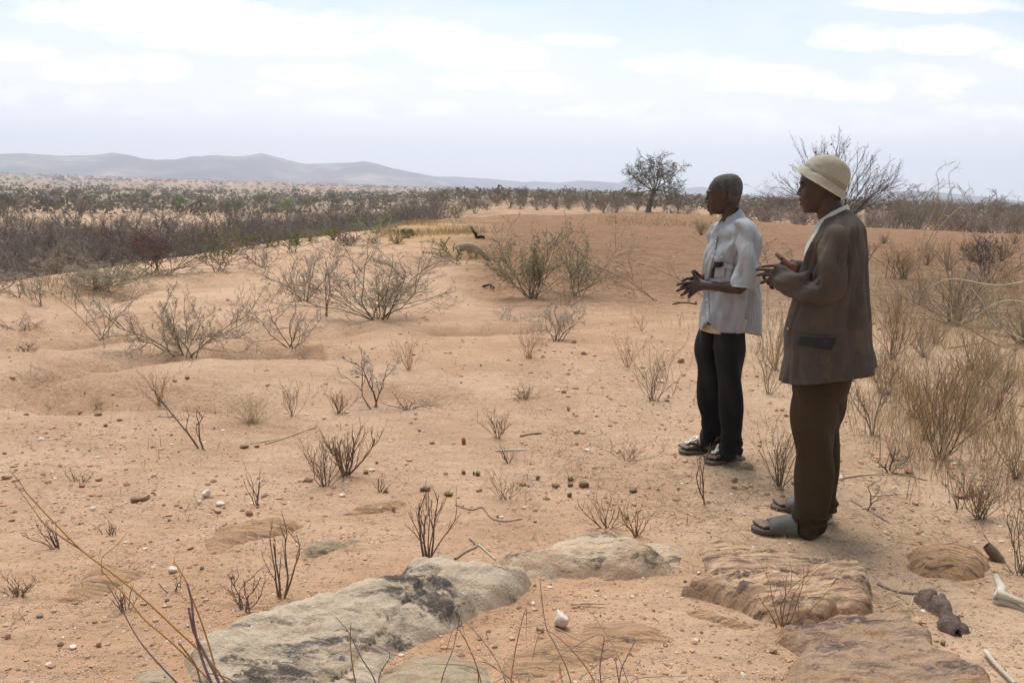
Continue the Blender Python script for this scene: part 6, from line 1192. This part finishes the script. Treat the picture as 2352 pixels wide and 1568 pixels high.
b_.cap(V, Fc, [(2812,1112,-.01), (2792,1118,.008), (2772,1128,.020)], [(.016, .027), (.015, .036), (.012, .036)], 12)
b_.cap(V, Fc, [(2772,1110,.020), (2748,1114,.022), (2730,1124,.028)], [.0105, .0095, .0088])
b_.cap(V, Fc, [(2768,1126,.018), (2742,1138,.022), (2724,1150,.030)], [.0105, .0095, .0088])
b_.cap(V, Fc, [(2770,1142,.018), (2750,1158,.022), (2738,1170,.030)], [.0102, .0092, .0086])
b_.cap(V, Fc, [(2776,1156,.018), (2762,1172,.022), (2754,1184,.034)], [.0095, .0085, .008])
b_.cap(V, Fc, [(2798,1108,.008), (2786,1094,.02), (2776,1084,.04)], [.0150, .0120, .0105])
rounded([b_.P(2900,1370,.03), b_.P(2918,1400,.08), b_.P(2926,1600,.09), b_.P(2930,1740,.09), b_.P(2938,1815,.085)], [.06, .06, .048, .042, .036], 14, V, Fc); rounded([b_.P(2890,1370,-.03), b_.P(2845,1400,-.07), b_.P(2840,1600,-.075), b_.P(2840,1720,-.075), b_.P(2843,1785,-.07)], [.06, .06, .048, .042, .036], 14, V, Fc)
fC, LC = b_.foot(V, Fc, (2822, 1857), (2966, 1832)); fD, LD = b_.foot(V, Fc, (2716, 1812), (2866, 1806))
SKB = skinmat('dark skin', b_.n, .022, b_.P(2760, 1195).z, b_.P(2760, 1075).z)
body = meshobj('body', V, Fc, SKB, b_.root); remesh(body, .0034, 4)
for l_, ex_ in ((.031, 2838), (-.031, 2834)):
    V, Fc = [], []; b_.blob(V, Fc, Vector((0, 0, 0)), .0100, .0100, .0058, 16); e = meshobj('eye', V, Fc, M_EYE, b_.root); e.location = b_.P(ex_+5, 782, l_*.95)
    V, Fc = [], []; b_.blob(V, Fc, Vector((0, 0, 0)), .0062, .0060, .0060, 12); i_ = meshobj('iris', V, Fc, M_IRIS, e); i_.location = b_.u*.0046
m, nt, bs = mat('greying short hair'); n = N(nt); Pq = n.coord('Object'); a = n.noise(Pq, 300, 3, .8); c_ = n.noise(Pq, 22, 4, .6)
col = n.mix(n.rng(n.math('ADD', a, n.math('MULTIPLY', c_, .5)), .60, .95), (.05, .040, .035), (.165, .15, .145)); n.link(col, bs.inputs['Base Color']); bs.inputs['Roughness'].default_value = .95; n.link(n.bump(a, .9, .006), bs.inputs['Normal'])
cen = b_.P(2905, 770); hv2 = []
for p in hv:
    d = (p-cen); hv2.append(p+d.normalized()*.0036)
pr = [project(p+b_.O) for p in hv]; keep = []
for p in pr:
    x, y = p[0]*K, p[1]*K; lim = np.interp(x, [2842, 2860, 2875, 2886, 2893, 2904, 2912, 2930, 2975], [706, 728, 745, 766, 770, 764, 802, 826, 838]); keep.append(y < lim and x > 2843)
F2 = [q for q in hf if len(q) == 4 and all(keep[i] for i in q)] + ([hf[-2]] if all(keep[i] for i in hf[-2]) else []); us = sorted({i for q in F2 for i in q}); mp_ = {a: b for b, a in enumerate(us)}
hair = meshobj('hair', [tuple(hv2[i]) for i in us], [[mp_[i] for i in q] for q in F2], m, b_.root); bm = bmesh.new(); bm.from_mesh(hair.data); bmesh.ops.recalc_face_normals(bm, faces=bm.faces); bm.to_mesh(hair.data); bm.free()
ST_ = (120, (.30, .30, .34), .1, .75); SHB = fabric('striped cotton', (.46, .465, .49), (.40, .405, .43), ST_, bumpd=.0035, rough=.8); TR1 = fabric('black trousers', (.012, .012, .0135), (.017, .017, .019), bumpd=.003, rough=.75)
def sdp(ph, t):
    low = np.clip((t-.5)/.5, 0, 1); v = .016*low*np.sin(ph*3+4.2+t*2)+.010*low*np.sin(ph*7+t*5)+(.022*nz(ph*3.2, t*3.4, 17)*(.4+t)+.014*nz(ph*8, t*10, 19))*np.clip(t*4-.3, .1, 1); return v+.009*np.sin(t*24+ph*3.4)*np.exp(-((t-.45)/.2)**2)
def shem(ph, t):
    w = np.clip((t-.72)/.28, 0, 1)**1.5; c_ = np.cos(ph); return w*(.02*c_*0-.055*np.clip(-c_, 0, 1)**2+.028*np.exp(-((ph-.55)/.16)**2)*2.0-.012*np.exp(-((ph-.12)/.2)**2))
SHR = b_.sheet('shirt', [(2893,880,2958,852,.060),(2878,892,2982,866,.110),(2860,906,2997,884,.150),(2848,932,3008,915,.175),(2839,962,3014,955,.185),(2823,1012,3018,1010,.185),(2813,1075,3022,1070,.182),(2813,1164,3028,1160,.180),(2809,1204,3030,1204,.182),(2801,1250,3032,1250,.186),(2789,1305,3034,1312,.190)], 96, 110, m=SHB, disp=sdp, hem=shem, ex=2.3)
tag(SHR, 'grey striped short sleeved shirt, untucked')
def sl(q, t): return min(1, t*5)*.016*float(fbm(np.array([q*1.6]), np.array([t*4.0]), 35, 3)[0])*(1 if .3 < q < 6 else .3)+ .009*math.sin(t*13+q*2)+.009*math.sin(q*4+t*4)*(.3+t)
b_.tube('sleeve', [(2968,892,.10),(2985,918,.150),(2994,960,.180),(2996,1010,.200),(2992,1065,.210),(2986,1115,.215),(2982,1146,.215)], [(.04, .042), (.052, .052), (.058, .054), (.060, .056), (.064, .062), (.068, .068), (.070, .068)], SHB, SHR, 56, 60, sl)
b_.tube('sleeve', [(2885,905,-.12),(2872,940,-.18),(2866,1000,-.20),(2862,1075,-.205)], [(.04, .045), (.05, .05), (.054, .054), (.058, .056)], SHB, SHR, 40, 40, sl)
b_.sheet('collar', [(2890,872,2957,829,.058,.60),(2876,895,2970,846,.080,.52),(2862,920,2988,872,.112,.45),(2857,932,2994,882,.122,.55)], 12, 60, closed=False, m=SHB, thick=.004, ex=2.1, parent=SHR)
#b_.decal('collar_tip', SHR, [(2886,912), (2938,884), (2925,946), (2900,936)], SHB, .016, .004, 8, 6, SHR)
b_.decal('placket', SHR, [(2862,950), (2874,946), (2835,1120), (2822,1120)], SHB, .004, .003, 4, 22, SHR); b_.decal('placket', SHR, [(2822,1165), (2835,1165), (2842,1300), (2826,1300)], SHB, .004, .003, 4, 20, SHR)
b_.decal('chest_pocket', SHR, [(2856,1052), (2902,1062), (2900,1108), (2850,1112)], SHB, .006, .004, 10, 10, SHR); b_.decal('pocket_flap', SHR, [(2900,1052), (2950,1066), (2948,1092), (2898,1070)], SHB, .010, .004, 10, 6, SHR); b_.decal('pocket_flap', SHR, [(2858,1024), (2898,1038), (2892,1048), (2860,1046)], SHB, .010, .004, 10, 5, SHR)
for px_, py_ in ((2866,966),(2849,1025),(2827,1199),(2833,1256),(2887,1028)): b_.disc('button', SHR, px_, py_, .0062, M_BTN, SHR)
ph_ = b_.decal('pouch', SHR, [(2862,1048), (2893,1046), (2893,1064), (2860,1072)], M_BLK, .013, .010, 8, 6); b_.decal('strap', SHR, [(2855,1070), (2864,1072), (2860,1112), (2850,1110)], M_BLK, .014, .008, 4, 10, ph_)
T = Twigs(1); c_ = b_.P(2864, 1060, .135); 
ring_ = [c_+b_.u*.010*math.cos(q)+b_.z*.013*math.sin(q) for q in np.linspace(0, 2*math.pi, 14)]; T.poly(ring_, [.0018]*14, 'pale')
B['steel'] = flatmat('steel', (.6, .6, .6), rough=.3); T.br[0] = (T.br[0][0], T.br[0][1], 'steel'); twig_mesh('key_ring', T.br, ph_, 6)
pm = ph_; pm.parent = None; pm.name = 'phone_pouch'; pm.location = b_.O; tag(pm, 'black phone pouch with ring and strap in the shirt pocket', 'pouch')
for ch in pm.children: ch.location = (0, 0, 0)
b_.sheet('undershirt', [(2803,1262,3012,1262,.165),(2802,1290,3010,1290,.168),(2802,1316,3005,1312,.168)], 10, 50, m=fabric('cream undershirt', (.60, .52, .44), (.56, .48, .40)))
TRB = b_.tube('trousers', [(2918,1285,.07),(2918,1340,.085),(2920,1400,.09),(2921,1457,.09),(2924,1532,.09),(2928,1623,.09),(2928,1680,.09),(2923,1747,.09),(2918,1790,.09),(2926,1828,.088)], [(.085, .085), (.085, .086), (.082, .082), (.078, .074), (.074, .069), (.068, .063), (.064, .060), (.060, .060), (.060, .062), (.056, .054)], TR1, b_.root, 36, 80, tdsp)
b_.tube('trouser_leg', [(2850,1285,-.06),(2842,1340,-.07),(2834,1400,-.075),(2837,1457,-.075),(2838,1532,-.075),(2837,1600,-.075),(2842,1665,-.075),(2840,1735,-.075),(2842,1772,-.075)], [(.085, .080), (.084, .080), (.080, .076), (.074, .068), (.070, .066), (.064, .061), (.060, .058), (.058, .060), (.056, .060)], TR1, TRB, 36, 80, tdsp)
#b_.sheet('seat', [(2822,1270,2992,1270,.12),(2815,1320,2986,1320,.115),(2812,1355,2978,1360,.105),(2825,1385,2960,1388,.08),(2850,1400,2930,1402,.04)], 20, 48, m=TR1, parent=TRB)
for f_, L_2 in ((fC, LC), (fD, LD)):
    o = b_.sole(f_, L_2, M_SOLE, .045, .018)
    T = Twigs(1)
    for sy in (-1, 1): T.poly([f_(.80, 0, .045), f_(.66, sy*.026, .064), f_(.5, sy*.042, .045), f_(.40, sy*.046, .02)], [.004, .005, .005, .004], 'black')
    twig_mesh('thong', T.br, o, 6); V = []; nu = 24
    def zt(a): return .058+.062*max(0, (.80-a))/.45+.002
    for a0, ra, rb, hole in ((.80, .055, .016, .45), (.64, .12, .024, .62)):
        base_ = len(V)
        for k_ in range(2):
            for j in range(nu): q = 2*math.pi*j/nu; s_ = 1 if k_ == 0 else hole; V.append(f_(a0+ra*math.cos(q)*s_, rb*math.sin(q)*s_*(1-.35*math.cos(q) if ra > .1 else 1), zt(a0+ra*math.cos(q)*s_)))
    Fq2 = [[b0+j, b0+(j+1) % nu, b0+nu+(j+1) % nu, b0+nu+j] for b0 in (0, 2*nu) for j in range(nu)]
    w_ = meshobj('white_strap', V, Fq2, M_WHT, o); md = w_.modifiers.new('t', 'SOLIDIFY'); md.thickness = .005; md.offset = 0
